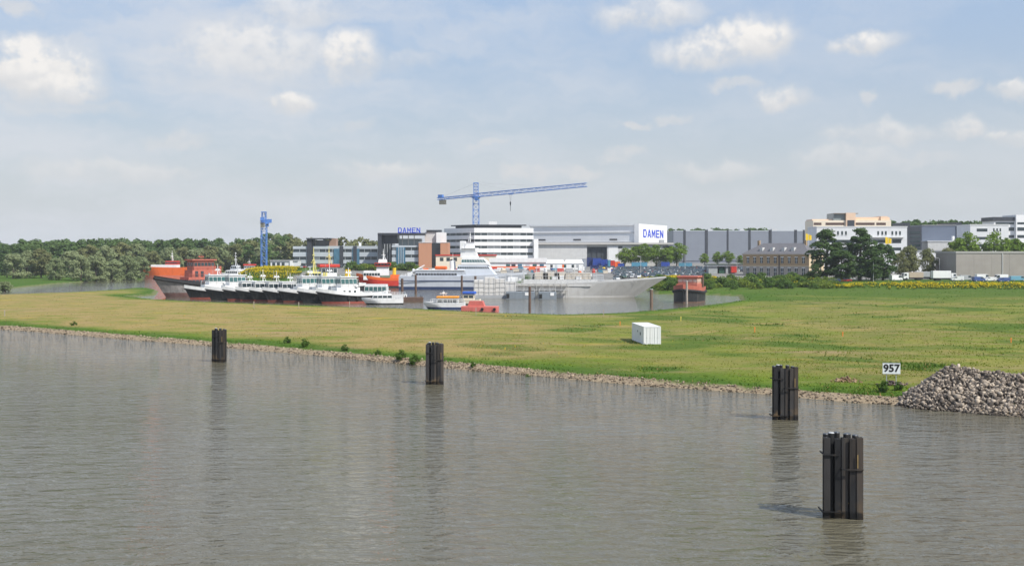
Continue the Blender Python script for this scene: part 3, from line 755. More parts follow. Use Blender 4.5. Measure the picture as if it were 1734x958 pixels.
B.part('door', [(B.x(1575), B.x(1582), -8.08, -7.8, 0, B.z(424)), (B.x(1590), B.x(1597), -8.08, -7.8, 0, B.z(424))], dark)

# --- white office at right, buildings at the picture's right edge
B = Bld('square_white_office', 1643, 1708, 520, 'square white office with a dark ribbon window right of the blue grey hall', 'office building')
B.part('wall', [(0, B.w, 0, 16, 0, B.z(381))], mat('white_render', ()))
B.part('parapet', [(-.2, B.w + .2, -.2, 16.2, B.z(381), B.z(379.8))], white)
for a, b_, c, d_ in ((1654, 1672, 392, 387), (1654, 1672, 405.5, 401), (1654, 1700, 418, 413)):
    B.part('window_band', [(B.x(a), B.x(b_), -.05, .3, B.z(c), B.z(d_))], glass)
for px in (1683, 1688.5, 1694):
    B.part('window', [(B.x(px - 1.2), B.x(px + 1.2), -.05, .3, B.z(392), B.z(386.5))], glass)
    B.part('window', [(B.x(px - 1.2), B.x(px + 1.2), -.05, .3, B.z(405.5), B.z(400.5))], glass)
B = Bld('flat_roofed_office', 1683, 1790, 640, 'flat roofed office with black and white bands at the right edge', 'office building')
B.part('wall', [(0, B.x(1720), 0, 16, 0, B.z(374)), (B.x(1718), B.w, -2, 16, 0, B.z(364))], white)
B.part('roof_slab', [(-.6, B.x(1717.8), -.6, 16, B.z(374), B.z(367.5))], dark)
for c, d_ in ((380, 376.5), (391, 385), (403, 398)):
    B.part('window_band', [(1, B.x(1717), -.06, .3, B.z(c), B.z(d_)), (B.x(1720), B.w - 1, -2.06, -1.8, B.z(c), B.z(d_))], glass)

# --- low brown grey shed at right
B = Bld('concrete_shed', 1619, 1800, 455, 'long low windowless shed of grey brown concrete panels at right', 'shed')
shedm = mat('shed_panels', (.33,.30,.27), .8, .08, .25, streak=.12)
for i in range(6): B.part('wall_panel', [(B.w * i / 6 + .02, B.w * (i + 1) / 6 - .02, 0, 22, 0, B.z(428.6))], shedm)
B.part('roof_edge', [(-.2, B.w, -.2, 22.2, B.z(428.6), B.z(425.5))], mat('shed_roof', (.40,.385,.36), .7, .06, .4))
B.part('drainpipe', [(B.x(1697), B.x(1698), -.25, -.01, 0, B.z(428.7))], lightgrey)

# --- white annexes between the trees
B = Bld('white_workshop', 1538, 1606, 530, 'small white workshop seen between the round green trees', 'workshop')
B.part('wall', [(0, B.w, 0, 12, 0, B.z(425))], mat('white_render', ()))
B.part('roof', [(-.3, B.w + .3, -.4, 12.3, B.z(425), B.z(423.5))], grey)
for a in (1545, 1562, 1590): B.part('window', [(B.x(a), B.x(a + 7), -.05, .3, B.z(440), B.z(433))], glass)
for a in (1575,): B.part('roller_door', [(B.x(a), B.x(a + 10), -.05, .3, 0, B.z(436))], lightgrey)

# --- low building left of the long office (behind the rapeseed mound)
B = Bld('small_pavilion', 458, 505, 612, 'low white pavilion at the left end of the long grey office', 'pavilion')
B.part('wall', [(0, B.w, 0, 8, 0, B.z(442))], mat('white_render', ()))
B.part('roof', [(-.4, B.w, -.5, 8.4, B.z(442), B.z(440.3))], grey)
for a in (461, 469, 477): B.part('window', [(B.x(a), B.x(a + 5), -.05, .3, B.z(450), B.z(444.5))], glass)
B.part('end_pillar', [(B.x(491), B.x(496), -.6, -.05, 0, B.z(441.5))], white)

# --- white sheds and marquees on the quay
B = Bld('long_white_shed', 830, 925, 560, 'long white quay shed with an orange base stripe and red awnings', 'shed')
B.part('wall', [(0, B.w, 0, 10, 0, B.z(444))], white)
B.part('roof', [(-.5, B.w + .5, -.6, 10.5, B.z(444), B.z(437))], hull_white)
B.part('stripe', [(0, B.w, -.05, .2, B.z(452.5), B.z(451))], orange)
for i, (a, m_) in enumerate(((857, tealglass), (866, dark), (877, blueglass), (890, alu), (902, tealglass), (914, blueglass))):
    B.part('window', [(B.x(a), B.x(a + 7), -.06, .3, B.z(451), B.z(447))], m_)
for a, b_ in ((862, 876), (893, 914)):
    aw = MB().side([(B.x(a), B.z(456)), (B.x(b_), B.z(456)), (B.x(b_), B.z(454)), (B.x(a), B.z(454))], -2.6, -.1).build('awning', redpaint, B.root)
B = Bld('white_marquee', 925, 988, 575, 'white marquee with pale peaked roof beside the long quay shed', 'marquee')
B.part('wall', [(0, B.w, 0, 9, 0, B.z(446))], white)
mb = MB(); xs = [0, B.w / 2, B.w]
for i in range(2):
    a, b_ = xs[i], xs[i + 1]; m_ = (a + b_) / 2
    mb.add([(a - .2, -.3, B.z(446)), (b_ + .2, -.3, B.z(446)), (b_ + .2, 9.3, B.z(446)), (a - .2, 9.3, B.z(446)), (m_ - 4, 4.5, B.z(439.5)), (m_ + 4, 4.5, B.z(439.5))],
           [(0,1,5,4), (1,2,5), (2,3,4,5), (3,0,4), (3,2,1,0)])
mb.build('roof', hull_white, B.root)
for a, m_ in ((932, dark), (940, navyblue), (952, orange), (955, tealglass), (968, glass), (976, grey)):
    B.part('window', [(B.x(a), B.x(a + 4), -.06, .3, B.z(453), B.z(448))], m_)
B = Bld('red_roofed_shed', 738, 840, 575, 'low cream quay shed with a red edged roof behind the pale blue ship', 'shed')
B.part('wall', [(0, B.w, 0, 8, 0, B.z(433))], cream)
B.part('roof', [(-.3, B.w + .3, -.4, 8.3, B.z(433), B.z(431))], redpaint)
for a in (745, 756, 768, 800, 812): B.part('window', [(B.x(a), B.x(a + 6), -.06, .3, B.z(442), B.z(436))], glass)
# ------------------------------------------------------------------ boats
def hull_rows(L, B, stem, zs, zdeck, bow_up, stern_up=.25, rake=.12, fine=.55, ws=.9):
    """half sections from stern (x=-L/2) to bow; zs = heights of the lower rows, last row is the deck edge with its sheer"""
    n = 15; rows = []
    def deck(t): return zdeck + bow_up * max(0, (t - .35) / .65) ** 1.8 + stern_up * max(0, (.35 - t) / .35) ** 2
    for i in range(n):
        t = i / (n - 1); r = []
        zd = deck(t)
        hbd = B / 2 * (ws + (1 - ws) * min(1, t / .3)) * (1 if t < .6 else max(.0, 1 - ((t - .6) / .4) ** 2.3))
        hbw = B / 2 * (ws + (1 - ws) * min(1, t / .3)) * .96 * (1 if t < fine else max(.0, 1 - ((t - fine) / (1 - fine)) ** 1.7))
        for z in list(zs) + [zd]:
            f = max(0, min(1, z / max(zd, .01)))
            hb = hbw + (hbd - hbw) * f ** 1.5
            if z < 0: hb *= .75
            xx = -L / 2 + L * t + (rake * L * (f - .55) * t ** 4)
            r.append((xx, hb, z))
        rows.append(r)
    return rows, deck

class Ship:
    def __init__(s, name, loc, ang, label, cat, group=None):
        s.root = empty(name, (loc[0], loc[1], 0), ang, label, cat, group)
    def hull(s, L, B, zdeck, bow_up, mats, zs=(-.8, 0, .55), bulwark=.8, bul_m=None, deck_m=None, mi=None, **k):
        rows, dk = hull_rows(L, B, 0, zs, zdeck, bow_up, **k); s.L, s.B, s.deck, s.rows = L, B, dk, rows
        n = len(rows[0]); mis = mi or [0] * (len(zs) - 1) + [1]
        mb = MB()
        mb.loft(rows, mis=mis); mb.loft([[(x, -y, z) for x, y, z in r] for r in rows], mis=mis)
        st = rows[0]
        for k_ in range(n - 1):
            mb.add([st[k_], st[k_ + 1], (st[k_ + 1][0], -st[k_ + 1][1], st[k_ + 1][2]), (st[k_][0], -st[k_][1], st[k_][2])], [(0, 1, 2, 3)], mis[k_])
        s.h = mb.build('hull', mats, s.root, smooth=False)
        d = MB(); e = [(r[-1][0], r[-1][1] * .98, r[-1][2] - .04) for r in rows]
        d.loft([[(x, y, z), (x, -y, z)] for x, y, z in e]); d.build('deck', deck_m or deckgreen, s.root)
        if bulwark:
            b = MB(); out = [(x, y + .0, z) for x, y, z in [r[-1] for r in rows]]
            for sg in (1, -1):
                prof = []
                for (x, y, z), i in zip(out, range(99)):
                    h = bulwark * (1.0 + .25 * (i / 14.0))
                    fl = .12 * h * (i / 14.0)
                    yi = max(0, y - .12)
                    prof.append([(x, sg * y, z - .02), (x + fl * (i > 10), sg * (y + .05), z + h), (x + fl * (i > 10), sg * yi, z + h), (x, sg * yi, z - .02)])
                b.loft(prof)
            x, y, z = out[0]
            b.box(x, x + .12, -y, y, z, z + bulwark)
            b.build('bulwark', bul_m or hull_white, s.root)
        return s
    def fender(s, r=.22, off=-.2, m=None):
        f = MB()
        for sg in (1, -1): f.path([(x, sg * (y + .05), z + off) for x, y, z in [q[-1] for q in s.rows]], r, 6)
        f.build('fender', m or rubber, s.root); return s
    def tyres(s, n=5, m=None):
        for sg in (1, -1):
            for i in range(n):
                x, y, z = s.rows[2 + i * 2][-1]
                MB().tube((x, sg * (y + .02), z - .7), (x, sg * (y + .32), z - .7), .42, .42, 10).build('tyre_fender', rubber, s.root)
    def house(s, name, x0, x1, w, z0, z1, m, taper=.06, win=None, parent=None, winm=None, rake=.0, npane=None):
        h = z1 - z0; t = taper * h
        vs = [(x0, -w/2, z0), (x1, -w/2, z0), (x1, w/2, z0), (x0, w/2, z0), (x0 + t, -w/2 + t, z1), (x1 - t - rake, -w/2 + t, z1), (x1 - t - rake, w/2 - t, z1), (x0 + t, w/2 - t, z1)]
        o = MB().add(vs, [(3,2,1,0), (4,5,6,7), (0,1,5,4), (1,2,6,5), (2,3,7,6), (3,0,4,7)]).build(name, m, parent or s.root)
        if win:
            f0, f1 = win; zz0, zz1 = z0 + h * f0, z0 + h * f1
            def at(f, pr):
                tt = t * f; rr = rake * f
                return (x0 + tt - pr, x1 - tt - rr + pr, -w/2 + tt - pr, w/2 - tt + pr)
            a, b = at(f0, .03), at(f1, .03)
            vs = [(a[0], a[2], zz0), (a[1], a[2], zz0), (a[1], a[3], zz0), (a[0], a[3], zz0), (b[0], b[2], zz1), (b[1], b[2], zz1), (b[1], b[3], zz1), (b[0], b[3], zz1)]
            g = MB().add(vs, [(3,2,1,0), (4,5,6,7), (0,1,5,4), (1,2,6,5), (2,3,7,6), (3,0,4,7)]).build('window_band', winm or tealglass, parent or s.root)
            fr = MB(); nx = npane or max(2, int((x1 - x0) / 1.1)); ny = max(2, int(w / 1.1))
            a, b = at(f0, .06), at(f1, .06)
            for i in range(nx + 1):
                q = i / nx
                for sg in (0, 1):
                    fr.tube((a[0] + (a[1] - a[0]) * q, a[2 + sg], zz0), (b[0] + (b[1] - b[0]) * q, b[2 + sg], zz1), .075, n=4)
            for i in range(1, ny):
                q = i / ny
                for sg in (0, 1):
                    fr.tube((a[sg], a[2] + (a[3] - a[2]) * q, zz0), (b[sg], b[2] + (b[3] - b[2]) * q, zz1), .075, n=4)
            fr.build('window_frame', m, g)
        return o
    def box(s, name, x0, x1, y0, y1, z0, z1, m, parent=None, bevel=0.0):
        return MB().box(x0, x1, y0, y1, z0, z1).build(name, m, parent or s.root, bevel=bevel)
    def mast(s, x, z0, z1, m=None, arms=2, r=.12, y=0.0, name='mast'):
        mb = MB().tube((x, y, z0), (x, y, z1), r, r * .4, 7)
        for i in range(arms):
            zc = z0 + (z1 - z0) * (.45 + .22 * i); a = 1.3 - .35 * i
            mb.tube((x, y - a, zc), (x, y + a, zc), r * .5, n=5)
            for sg in (-1, 1): mb.box(x - .12, x + .12, y + sg * a - .12, y + sg * a + .12, zc, zc + .35)
        mb.tube((x - .9, y, z0), (x, y, z0 + (z1 - z0) * .6), r * .5, n=5)
        o = mb.build(name, m or hull_white, s.root)
        MB().box(x - .9, x + .9, y - .12, y + .12, z0 + (z1 - z0) * .38, z0 + (z1 - z0) * .38 + .18).build('radar', m or hull_white, o)
        return o
    def rail(s, x0, x1, y, z, m=None, h=1.0, both=True):
        mb = MB()
        for yy in ((y, -y) if both else (y,)):
            for zz in (h * .55, h): mb.tube((x0, yy, z + zz), (x1, yy, z + zz), .035, n=4)
            n = max(2, int(abs(x1 - x0) / 1.5))
            for i in range(n + 1):
                xx = x0 + (x1 - x0) * i / n; mb.tube((xx, yy, z), (xx, yy, z + h), .04, n=4)
        return mb.build('railing', m or hull_white, s.root)
    def funnel(s, x, y, z0, z1, m, r=.45, capm=None):
        o = MB().tube((x, y, z0), (x - .15, y, z1), r, r * .85, 10).build('funnel', m, s.root)
        MB().tube((x - .15, y, z1), (x - .3, y, z1 + .5), r * .55, r * .5, 8).build('exhaust', capm or rubber, o)

def face(dx, dy): return math.atan2(dy, dx)
def by_bow(px, py, L, ang):
    """centre of a boat whose waterline bow stands at that photo position"""
    bx, by = G(px, py, 0)
    return (bx - math.cos(ang) * L / 2, by - math.sin(ang) * L / 2)

# --- row of rafted harbour tugs, white over black over red
def tug(bow, L, B, kind, roof_m, label, antif, n_mast=1, glassm=None, housem=None):
    ang = R(180 + 33)
    px, py = bow
    s = Ship('harbour_tug', by_bow(px, py, L, ang), ang, label, 'tugboat', 'harbour tugs rafted in a row')
    s.hull(L, B, 1.95, 1.35, [antif, black], zs=(-.8, 0, .5), bulwark=.80, rake=.10)
    s.fender(.2, -.15); s.tyres(4)
    hm = housem or hull_white
    if kind == 'tall':
        s.house('deckhouse', -L*.15, L*.25, B*.64, 1.8, 4.3, hm, .03)
        for q in (-.06, .03, .12): s.box('porthole', L*q - .3, L*q + .3, B*.32 - .1, B*.32 + .0, 2.9, 3.5, glass)
        s.house('wheelhouse', -L*.10, L*.17, B*.60, 4.32, 7.1, hm, .05, (.32, .82), winm=glassm or tealglass, rake=-.25)
        s.box('wheelhouse_roof', -L*.12, L*.185, -B*.33, B*.33, 7.1, 7.28, roof_m, bevel=.04)
        s.mast(L*.0, 7.28, 9.8 + (px % 5) * .35, arms=2 if n_mast else 1); MB().tube((L*.1, B*.2, 7.2), (L*.1, B*.2, 10.6), .04, n=4).build('antenna', grey, s.root); MB().tube((-L*.04, -B*.2, 7.2), (-L*.04, -B*.2, 9.8), .04, n=4).build('antenna', grey, s.root); MB().tube((L*.14, 0, 7.28), (L*.14, 0, 7.7), .3, n=8).build('searchlight', grey, s.root)
        s.funnel(-L*.12, B*.22, 4.3, 5.9, black, .3); s.funnel(-L*.12, -B*.22, 4.3, 5.9, black, .3)
        s.rail(-L*.14, L*.24, B*.31, 4.32); s.mast(-L*.13, 4.3, 8.6, grey, arms=1, r=.1, name='aft_mast'); s.rail(-L*.46, -L*.2, B*.40, 2.1, grey)
    else:
        s.house('deckhouse', -L*.14, L*.26, B*.64, 1.8, 3.3, hm, .03)
        s.house('wheelhouse', -L*.06, L*.2, B*.58, 3.32, 5.5, hm, .05, (.25, .75), winm=glassm or glass, rake=-.2)
        s.box('wheelhouse_roof', -L*.08, L*.215, -B*.32, B*.32, 5.5, 5.66, roof_m, bevel=.04)
        s.mast(L*.02, 5.66, 7.6 + (px % 4) * .5, arms=1); MB().tube((L*.1, B*.2, 5.6), (L*.1, B*.2, 8.8), .035, n=4).build('antenna', grey, s.root)
        s.funnel(-L*.15, B*.18, 3.3, 4.8, hm, .32)
        s.rail(-L*.18, L*.0, B*.3, 3.32)
    MB().tube((-L*.32, -.8, 2.3), (-L*.32, .8, 2.3), .5, n=10).box(-L*.34, -L*.30, -1, 1, 1.7, 2.2).build('tow_winch', grey, s.root)
    MB().tube((L*.36, -.35, 2.2), (L*.36, -.35, 3.3), .14, n=8).tube((L*.36, .35, 2.2), (L*.36, .35, 3.3), .14, n=8).tube((L*.36, -.8, 2.95), (L*.36, .8, 2.95), .1, n=6).build('bollard', black, s.root)
    # white name board between wheelhouse and bulwark
    s.box('life_raft', -L*.11, -L*.06, B*.30, B*.38, 4.35 if kind == 'tall' else 3.35, 5.0 if kind == 'tall' else 4.0, white, bevel=.15)
    return s
darkred = mat('dull_red_boot', (.20,.055,.04), .7, .3, 1.2)
TUGS = [((317, 506.5), 18.5, 6.2, 'tall', white, 'white tall cabined tug at the left end of the row beside the rusty red tug', antifoul, 0),
        ((352, 508), 18.0, 6.0, 'tall', white, 'second tall white tug from the left, with a pale yellow tinted roof', black, 1),
        ((381, 509), 15.5, 5.2, 'low', hull_white, 'low black tug with bright red bottom beside the two tall left tugs', antifoul, 1),
        ((403, 510), 15.5, 5.2, 'low', white, 'second low tug after the tall left pair, red bottom', antifoul, 1),
        ((426, 510.5), 15.5, 5.2, 'low', lightgrey, 'third low tug with grey cabin roof below the yellow mound', antifoul, 1),
        ((449, 511), 15.5, 5.2, 'low', white, 'fourth low tug with black bottom below the yellow mound', darkred, 1),
        ((475, 512), 17.5, 6.2, 'tall', white, 'green windowed tall tug, first of the right hand three', darkred, 0),
        ((508, 513), 17.5, 6.2, 'tall', lightgrey, 'green windowed tall tug, middle of the right hand three', black, 0),
        ((540, 514), 17.5, 6.4, 'tall', white, 'rightmost tall tug showing its whole black side and red stern', antifoul, 0)]
for bow, L, B_, kind, rm, lab, af, nm in TUGS: tug(bow, L, B_, kind, rm, lab, af, nm)

# --- big red primed tug at the left end
L = 24; ang = R(180 + 42)
s = Ship('red_tug', by_bow(270, 503.5, L, ang), ang, 'large unfinished tug with red primer cabin and worn grey black hull', 'tugboat')
wornhull = mat('worn_grey_hull', (.27,.25,.24), .7, .35, .8, streak=.5, dirt=(.10,.09,.09))
s.hull(L, 8.0, 3.4, 2.2, [mat('faded_red_bottom', (.13,.07,.06), .8, .3, .8, streak=.4, dirt=(.10,.08,.07)), wornhull], zs=(-.8, 0, 1.4), bulwark=1.0, bul_m=black, deck_m=primer, rake=.16)
s.fender(.45, .3)
s.house('deckhouse', -L*.34, L*.16, 6.2, 3.4, 6.2, primer, .02, (.45, .70), winm=dark)
s.house('cabin_deck', -L*.28, L*.10, 5.6, 6.22, 8.4, primer, .04)
s.box('doorway_shade', -L*.06, -L*.02, 2.78, 2.86, 6.3, 8.1, dark); s.box('doorway_shade', L*.02, L*.06, 2.78, 2.86, 6.3, 8.1, dark)  # dark panels painted in place of the shade inside open doorways
s.house('wheelhouse', -L*.22, L*.07, 5.0, 8.42, 11.4, primer, .03, (.42, .80), winm=glass)
s.box('wheelhouse_roof', -L*.25, L*.10, -2.9, 2.9, 11.4, 11.8, primer, bevel=.08)
s.rail(-L*.27, L*.09, 2.7, 8.42, primer); s.rail(-L*.33, L*.15, 3.0, 6.22, primer)
s.mast(-L*.08, 11.8, 13.6, primer, arms=1, r=.09)
s.funnel(-L*.31, 1.8, 6.2, 9.6, primer, .55); s.funnel(-L*.31, -1.8, 6.2, 9.6, primer, .55)
MB().tube((L*.34, -.5, 4.6), (L*.34, -.5, 6.2), .2, n=8).tube((L*.34, .5, 4.6), (L*.34, .5, 6.2), .2, n=8).build('bollard', primer, s.root)

# --- orange ship far left in the channel
L = 26; ang = R(176)
Yo = 640
s = Ship('orange_vessel', (gx(281, Yo), Yo), ang, 'bright orange vessel with white wheelhouse and mast in the far left channel', 'ship')
s.hull(L, 7.5, 4.9, .5, [mat('salmon_boot', (.62,.17,.10), .6, .1, 1), orange], zs=(-.8, 0, 1.4), bulwark=.9, bul_m=orange, rake=.08)
s.h.data.materials[1] = orange
s.box('name_stripe', -L*.1, L*.2, -3.78, -3.72, 3.6, 3.9, white)
s.house('deckhouse', -L*.28, L*.30, 5.6, 4.6, 7.4, white, .02)
s.house('wheelhouse', -L*.28, -L*.02, 5.0, 7.42, 9.6, redpaint, .05, (.3, .7), winm=glass)
s.mast(-L*.14, 9.6, 15.5, arms=2, r=.22)

# --- small ships behind the row: white yacht-like launch and red topped launch
Yv = 600
s = Ship('white_launch', (gx(396, Yv) , Yv), R(170), 'white launch with tall radar mast behind the tug row', 'launch')
s.hull(15, 5, 2.0, .9, [deepblue, navyblue], zs=(-.5, 0, .5), bulwark=.5, bul_m=white)
s.house('deckhouse', -5, 4.4, 4.2, 1.9, 4.9, white, .05, (.45, .8), winm=glass, rake=.8)
s.house('wheelhouse', -3.2, 1.6, 3.6, 4.9, 7.4, navyblue, .1, (.35, .8), winm=glass, rake=.8)
s.mast(-1.0, 7.4, 14.5, arms=3, r=.16)
s.rail(2, 6, 1.5, 2.3)
Yv = 606
s = Ship('red_topped_launch', (gx(420, Yv), Yv), R(186), 'white launch with a red cabin roof beside the yellow mound', 'launch')
s.hull(13, 5, 2.0, .9, [deepblue, hull_white], zs=(-.5, 0, .5), bulwark=.5)
s.house('deckhouse', -5, 3.6, 4.2, 1.9, 5.4, hull_white, .03, (.4, .7), winm=navyblue)
s.house('wheelhouse', -3.6, 1.8, 3.9, 5.4, 7.2, white, .05, (.3, .75), winm=glass)
s.box('wheelhouse_roof', -4.3, 2.4, -2.2, 2.2, 7.2, 8.0, redpaint, bevel=.2)
s.mast(-.6, 8.0, 11, arms=1)

# --- yellow masted vessel and red roofed white vessel behind the right hand tugs
Yv = 372
s = Ship('yellow_masted_tug', (gx(534, Yv), Yv), R(205), 'tug with pale yellow wheelhouse and tall yellow mast behind the row', 'tugboat')
paleyel = mat('pale_yellow_paint', (.66,.60,.22), .5, .08, .8)
s.hull(20, 7, 2.2, 1.3, [darkred, black], bulwark=.8)
s.house('deckhouse', -5, 5, 5, 2.2, 5.0, hull_white, .03, (.4, .7), winm=glass)
s.house('wheelhouse', -1.5, 3.0, 4.0, 5.0, 7.6, paleyel, .06, (.35, .8), winm=glass)
s.mast(.6, 7.6, 15.6, paleyel, arms=2, r=.26)
s.funnel(-3.2, 1.2, 5, 7.4, paleyel, .5); s.funnel(-3.2, -1.2, 5, 7.4, paleyel, .5)
Yv = 385
s = Ship('red_roofed_tug', (gx(563, Yv), Yv), R(200), 'white tug with a red wheelhouse roof, yellow funnel and tall mast', 'tugboat')
s.hull(22, 7.2, 2.4, 1.3, [darkred, black], bulwark=.9)
s.house('deckhouse', -6, 6, 5.4, 2.4, 5.6, hull_white, .03, (.4, .7), winm=glass)
s.house('wheelhouse', -1.2, 4.2, 5.0, 5.6, 9.0, hull_white, .05, (.45, .85), winm=glass)
s.box('wheelhouse_roof', -2, 4.9, -2.9, 2.9, 9.0, 10.0, redpaint, bevel=.15)
s.mast(1.2, 10.0, 16.2, paleyel, arms=2, r=.2)
for sg in (-1, 1): s.funnel(-5.2, sg * 1.4, 5.6, 8.2, yellow, .7)

# --- white pontoon boat at the right end of the row
Yv = 300
s = Ship('white_workboat', (gx(648, Yv), Yv + 2), R(188), 'low white workboat moored at the right end of the tug row', 'workboat')
s.hull(10.5, 3.8, 1.0, .3, [black, hull_white], zs=(-.4, 0, .35), bulwark=.45)
s.house('deckhouse', -2.2, 3.0, 2.8, 1.0, 2.8, hull_white, .05, (.4, .75), winm=glass, rake=.3)
s.rail(-4.8, -2.3, 1.6, 1.2); s.mast(-1.0, 2.8, 4.6, arms=1, r=.07)
s.box('engine_box', -4.6, -3.2, -.8, .8, 1.0, 1.7, grey, bevel=.05)
s = Ship('white_pontoon', (gx(650, 330), 330), R(176), 'pale railed pontoon with white cabin behind the right tug', 'pontoon')
s.hull(13, 5, 1.1, .1, [antifoul, hull_white], zs=(-.4, 0, .3), bulwark=.3, fine=.9)
s.house('deckhouse', -1, 5.4, 3.6, 1.1, 4.6, hull_white, .03, (.45, .8), winm=tealglass)
s.rail(-6, -1.2, 2.2, 1.2)

# --- red and white supply vessel
Yv = 450
L = 19.5
s = Ship('red_supply_vessel', (gx(649, Yv), Yv), R(184), 'red hulled vessel with white cabin, orange deck gear and tall white mast', 'ship')
s.hull(L, 6.4, 2.9, 1.9, [black, redpaint], zs=(-.6, 0, .8), bulwark=.9, bul_m=orange)
s.house('deckhouse', L*.06, L*.40, 5.0, 3.2, 6.8, white, .03, (.45, .75), winm=glass)
s.house('wheelhouse', -L*.12, L*.14, 4.6, 5.0, 8.6, white, .05)
s.house('bridge', -L*.14, L*.16, 5.6, 8.6, 10.0, redpaint, -.15, (.25, .8), winm=glass)
s.house('bridge_top', -L*.08, L*.10, 3.6, 10.0, 11.4, white, .15)
s.mast(0, 11.4, 15.5, arms=2, r=.22)
s.funnel(-L*.22, 0, 3.0, 8.0, yellow, .8)
s.house('winch_house', -L*.34, -L*.14, 4.0, 2.9, 5.2, orange, .1)
s.house('after_cabin', -L*.47, -L*.34, 4.2, 2.9, 4.9, hull_white, .05, (.4, .7), winm=glass)

# --- pale blue patrol vessel
Yv = 428
L = 46
s = Ship('patrol_vessel', (gx(779, Yv), Yv), R(-6), 'long pale blue patrol ship with white superstructure and tall white mast', 'ship')
s.hull(L, 8.5, 4.2, 1.6, [deepblue, navyblue], zs=(-.8, 0, 1.1), bulwark=.7, bul_m=navyblue, deck_m=grey, rake=.12)
s.box('rub_rail', -L/2 + .4, L*.18, -4.36, -4.2, 3.2, 3.5, deepblue)
s.house('deckhouse', -L*.36, L*.06, 7.0, 4.2, 7.2, navyblue, .02, (.42, .66), winm=dark)
s.box('deckhouse_roof', -L*.37, L*.05, -3.7, 3.7, 7.2, 7.5, white)
s.house('superstructure', -L*.02, L*.33, 7.4, 4.3, 9.4, mat('blue_white_paint', (.60,.64,.70), .42, .05, .4, streak=.12), .12, (.72, .86), winm=glass, rake=4.0)
s.house('bridge_deck', L*.02, L*.25, 6.4, 9.4, 12.2, white, .1, (.35, .7), winm=tealglass, rake=2.6)
s.house('bridge_top', L*.01, L*.15, 4.8, 12.2, 14.0, white, .06, rake=.5)
s.house('mast_tower', L*.045, L*.125, 2.8, 14.0, 17.6, white, .05, rake=.2)
s.box('mast_platform', L*.02, L*.15, -2.2, 2.2, 15.6, 15.85, white)
s.box('sensor_house', L*.0, L*.05, -1.0, 1.0, 14.0, 18.4, white, bevel=.2)
s.mast(L*.085, 18.0, 22.0, arms=2, r=.2)
MB().tube((L*.03, 0, 15.4), (L*.03, 0, 17.4), .9, .7, 10).build('radar_dome', white, s.root)
s.mast(-L*.06, 9.0, 14.0, arms=1, r=.14, name='signal_mast')
s.funnel(-L*.06, 2.2, 7.2, 11.0, white, .9); s.funnel(-L*.06, -2.2, 7.2, 11.0, white, .9)
s.rail(-L*.48, -L*.37, 3.7, 4.9); s.rail(L*.30, L*.42, 2.8, 5.2)
MB().box(-L*.44, -L*.40, -.6, .6, 4.2, 6.4).tube((-L*.42, 0, 6.2), (-L*.30, 0, 9.2), .2).build('deck_crane', white, s.root)
s.box('rescue_boat', -L*.20, -L*.10, -3.6, -1.6, 7.6, 8.9, orange, bevel=.4)

# --- unpainted naval hull under construction
Yv = 352
L = 50
s = Ship('naval_hull', (gx(968, Yv), Yv), R(-3), 'long unfinished bare grey naval hull with a sharp raked bow', 'ship')
s.hull(L, 8.6, 4.0, 2.1, [rawsteel, rawsteel], zs=(-.8, 0, .5), bulwark=.35, bul_m=lightgrey, deck_m=lightgrey, rake=.20, fine=.42)
s.box('rub_rail', -L/2, L*.12, -4.44, -4.24, 3.5, 3.75, lightgrey)
s.house('deckhouse', -L*.30, L*.16, 6.4, 4.0, 5.6, lightgrey, .04)
s.house('bridge_block', -L*.04, L*.12, 5.6, 5.6, 7.6, mat('beige_primer', (.52,.47,.40), .7, .12, .8, streak=.3), .10)
for x_ in (-.20, -.13, -.06):
    o = s.house('deck_block', L*x_ - 1.6, L*x_ + 1.3, 4.6, 5.6, 7.9, mat('beige_primer', ()), .08)
    s.box('opening_shade', L*x_ + 1.32, L*x_ + 2.6, -2.45, 2.2, 5.62, 7.7, rubber, o)  # solid black block standing in for the shade of an opening
s.rail(L*.16, L*.40, 3.0, 4.5, lightgrey, .9); s.rail(-L*.48, -L*.31, 4.0, 4.1, lightgrey)
s.box('boxed_gear', -L*.40, -L*.34, -2, 2, 4.0, 6.2, hull_white, bevel=.1)
s.box('gear_shelter', L*.13, L*.20, -2.2, 2.2, 5.0, 7.0, grey, bevel=.1)
rq = random.Random(8)
beige = mat('beige_primer', ())
for i in range(30):
    x_ = -L*.44 + i * L * .62 / 30 + rq.uniform(-.4, .4); y_ = rq.uniform(-2.6, 1.0); w_ = rq.uniform(.35, .9); h_ = rq.uniform(.6, 2.0)
    zb = 5.6 if -L*.30 < x_ < L*.15 else 4.05
    s.box(('deck_locker', 'vent_housing', 'covered_gear')[i % 3], x_ - w_, x_ + w_, y_ - w_ * .7, y_ + w_ * .7, zb, zb + h_, (hull_white, beige, lightgrey, grey, hull_white, mat('green_tarp', (.12,.17,.09), .8, .1, 1))[rq.randint(0, 5)], bevel=.08)
for x_, z1 in ((-.30, 10.6), (-.22, 9.8), (-.10, 10.2), (.02, 11.4), (.07, 10.0), (-.38, 8.6)): s.mast(L*x_, 5.6 if x_ > -.3 else 4.1, z1, (lightgrey, beige)[int(z1 * 10) % 2], arms=1, r=.13)
mb = MB()
for i in range(14):
    x_ = -L*.30 + i * 1.75
    mb.tube((x_, -3.3, 5.6), (x_, -3.3, 8.4), .05, n=4)
for z_ in (6.6, 7.6, 8.4): mb.tube((-L*.30, -3.3, z_), (-L*.30 + 22.8, -3.3, z_), .045, n=4)
mb.build('upper_staging', lightgrey, s.root)
mb = MB(); bd = MB()
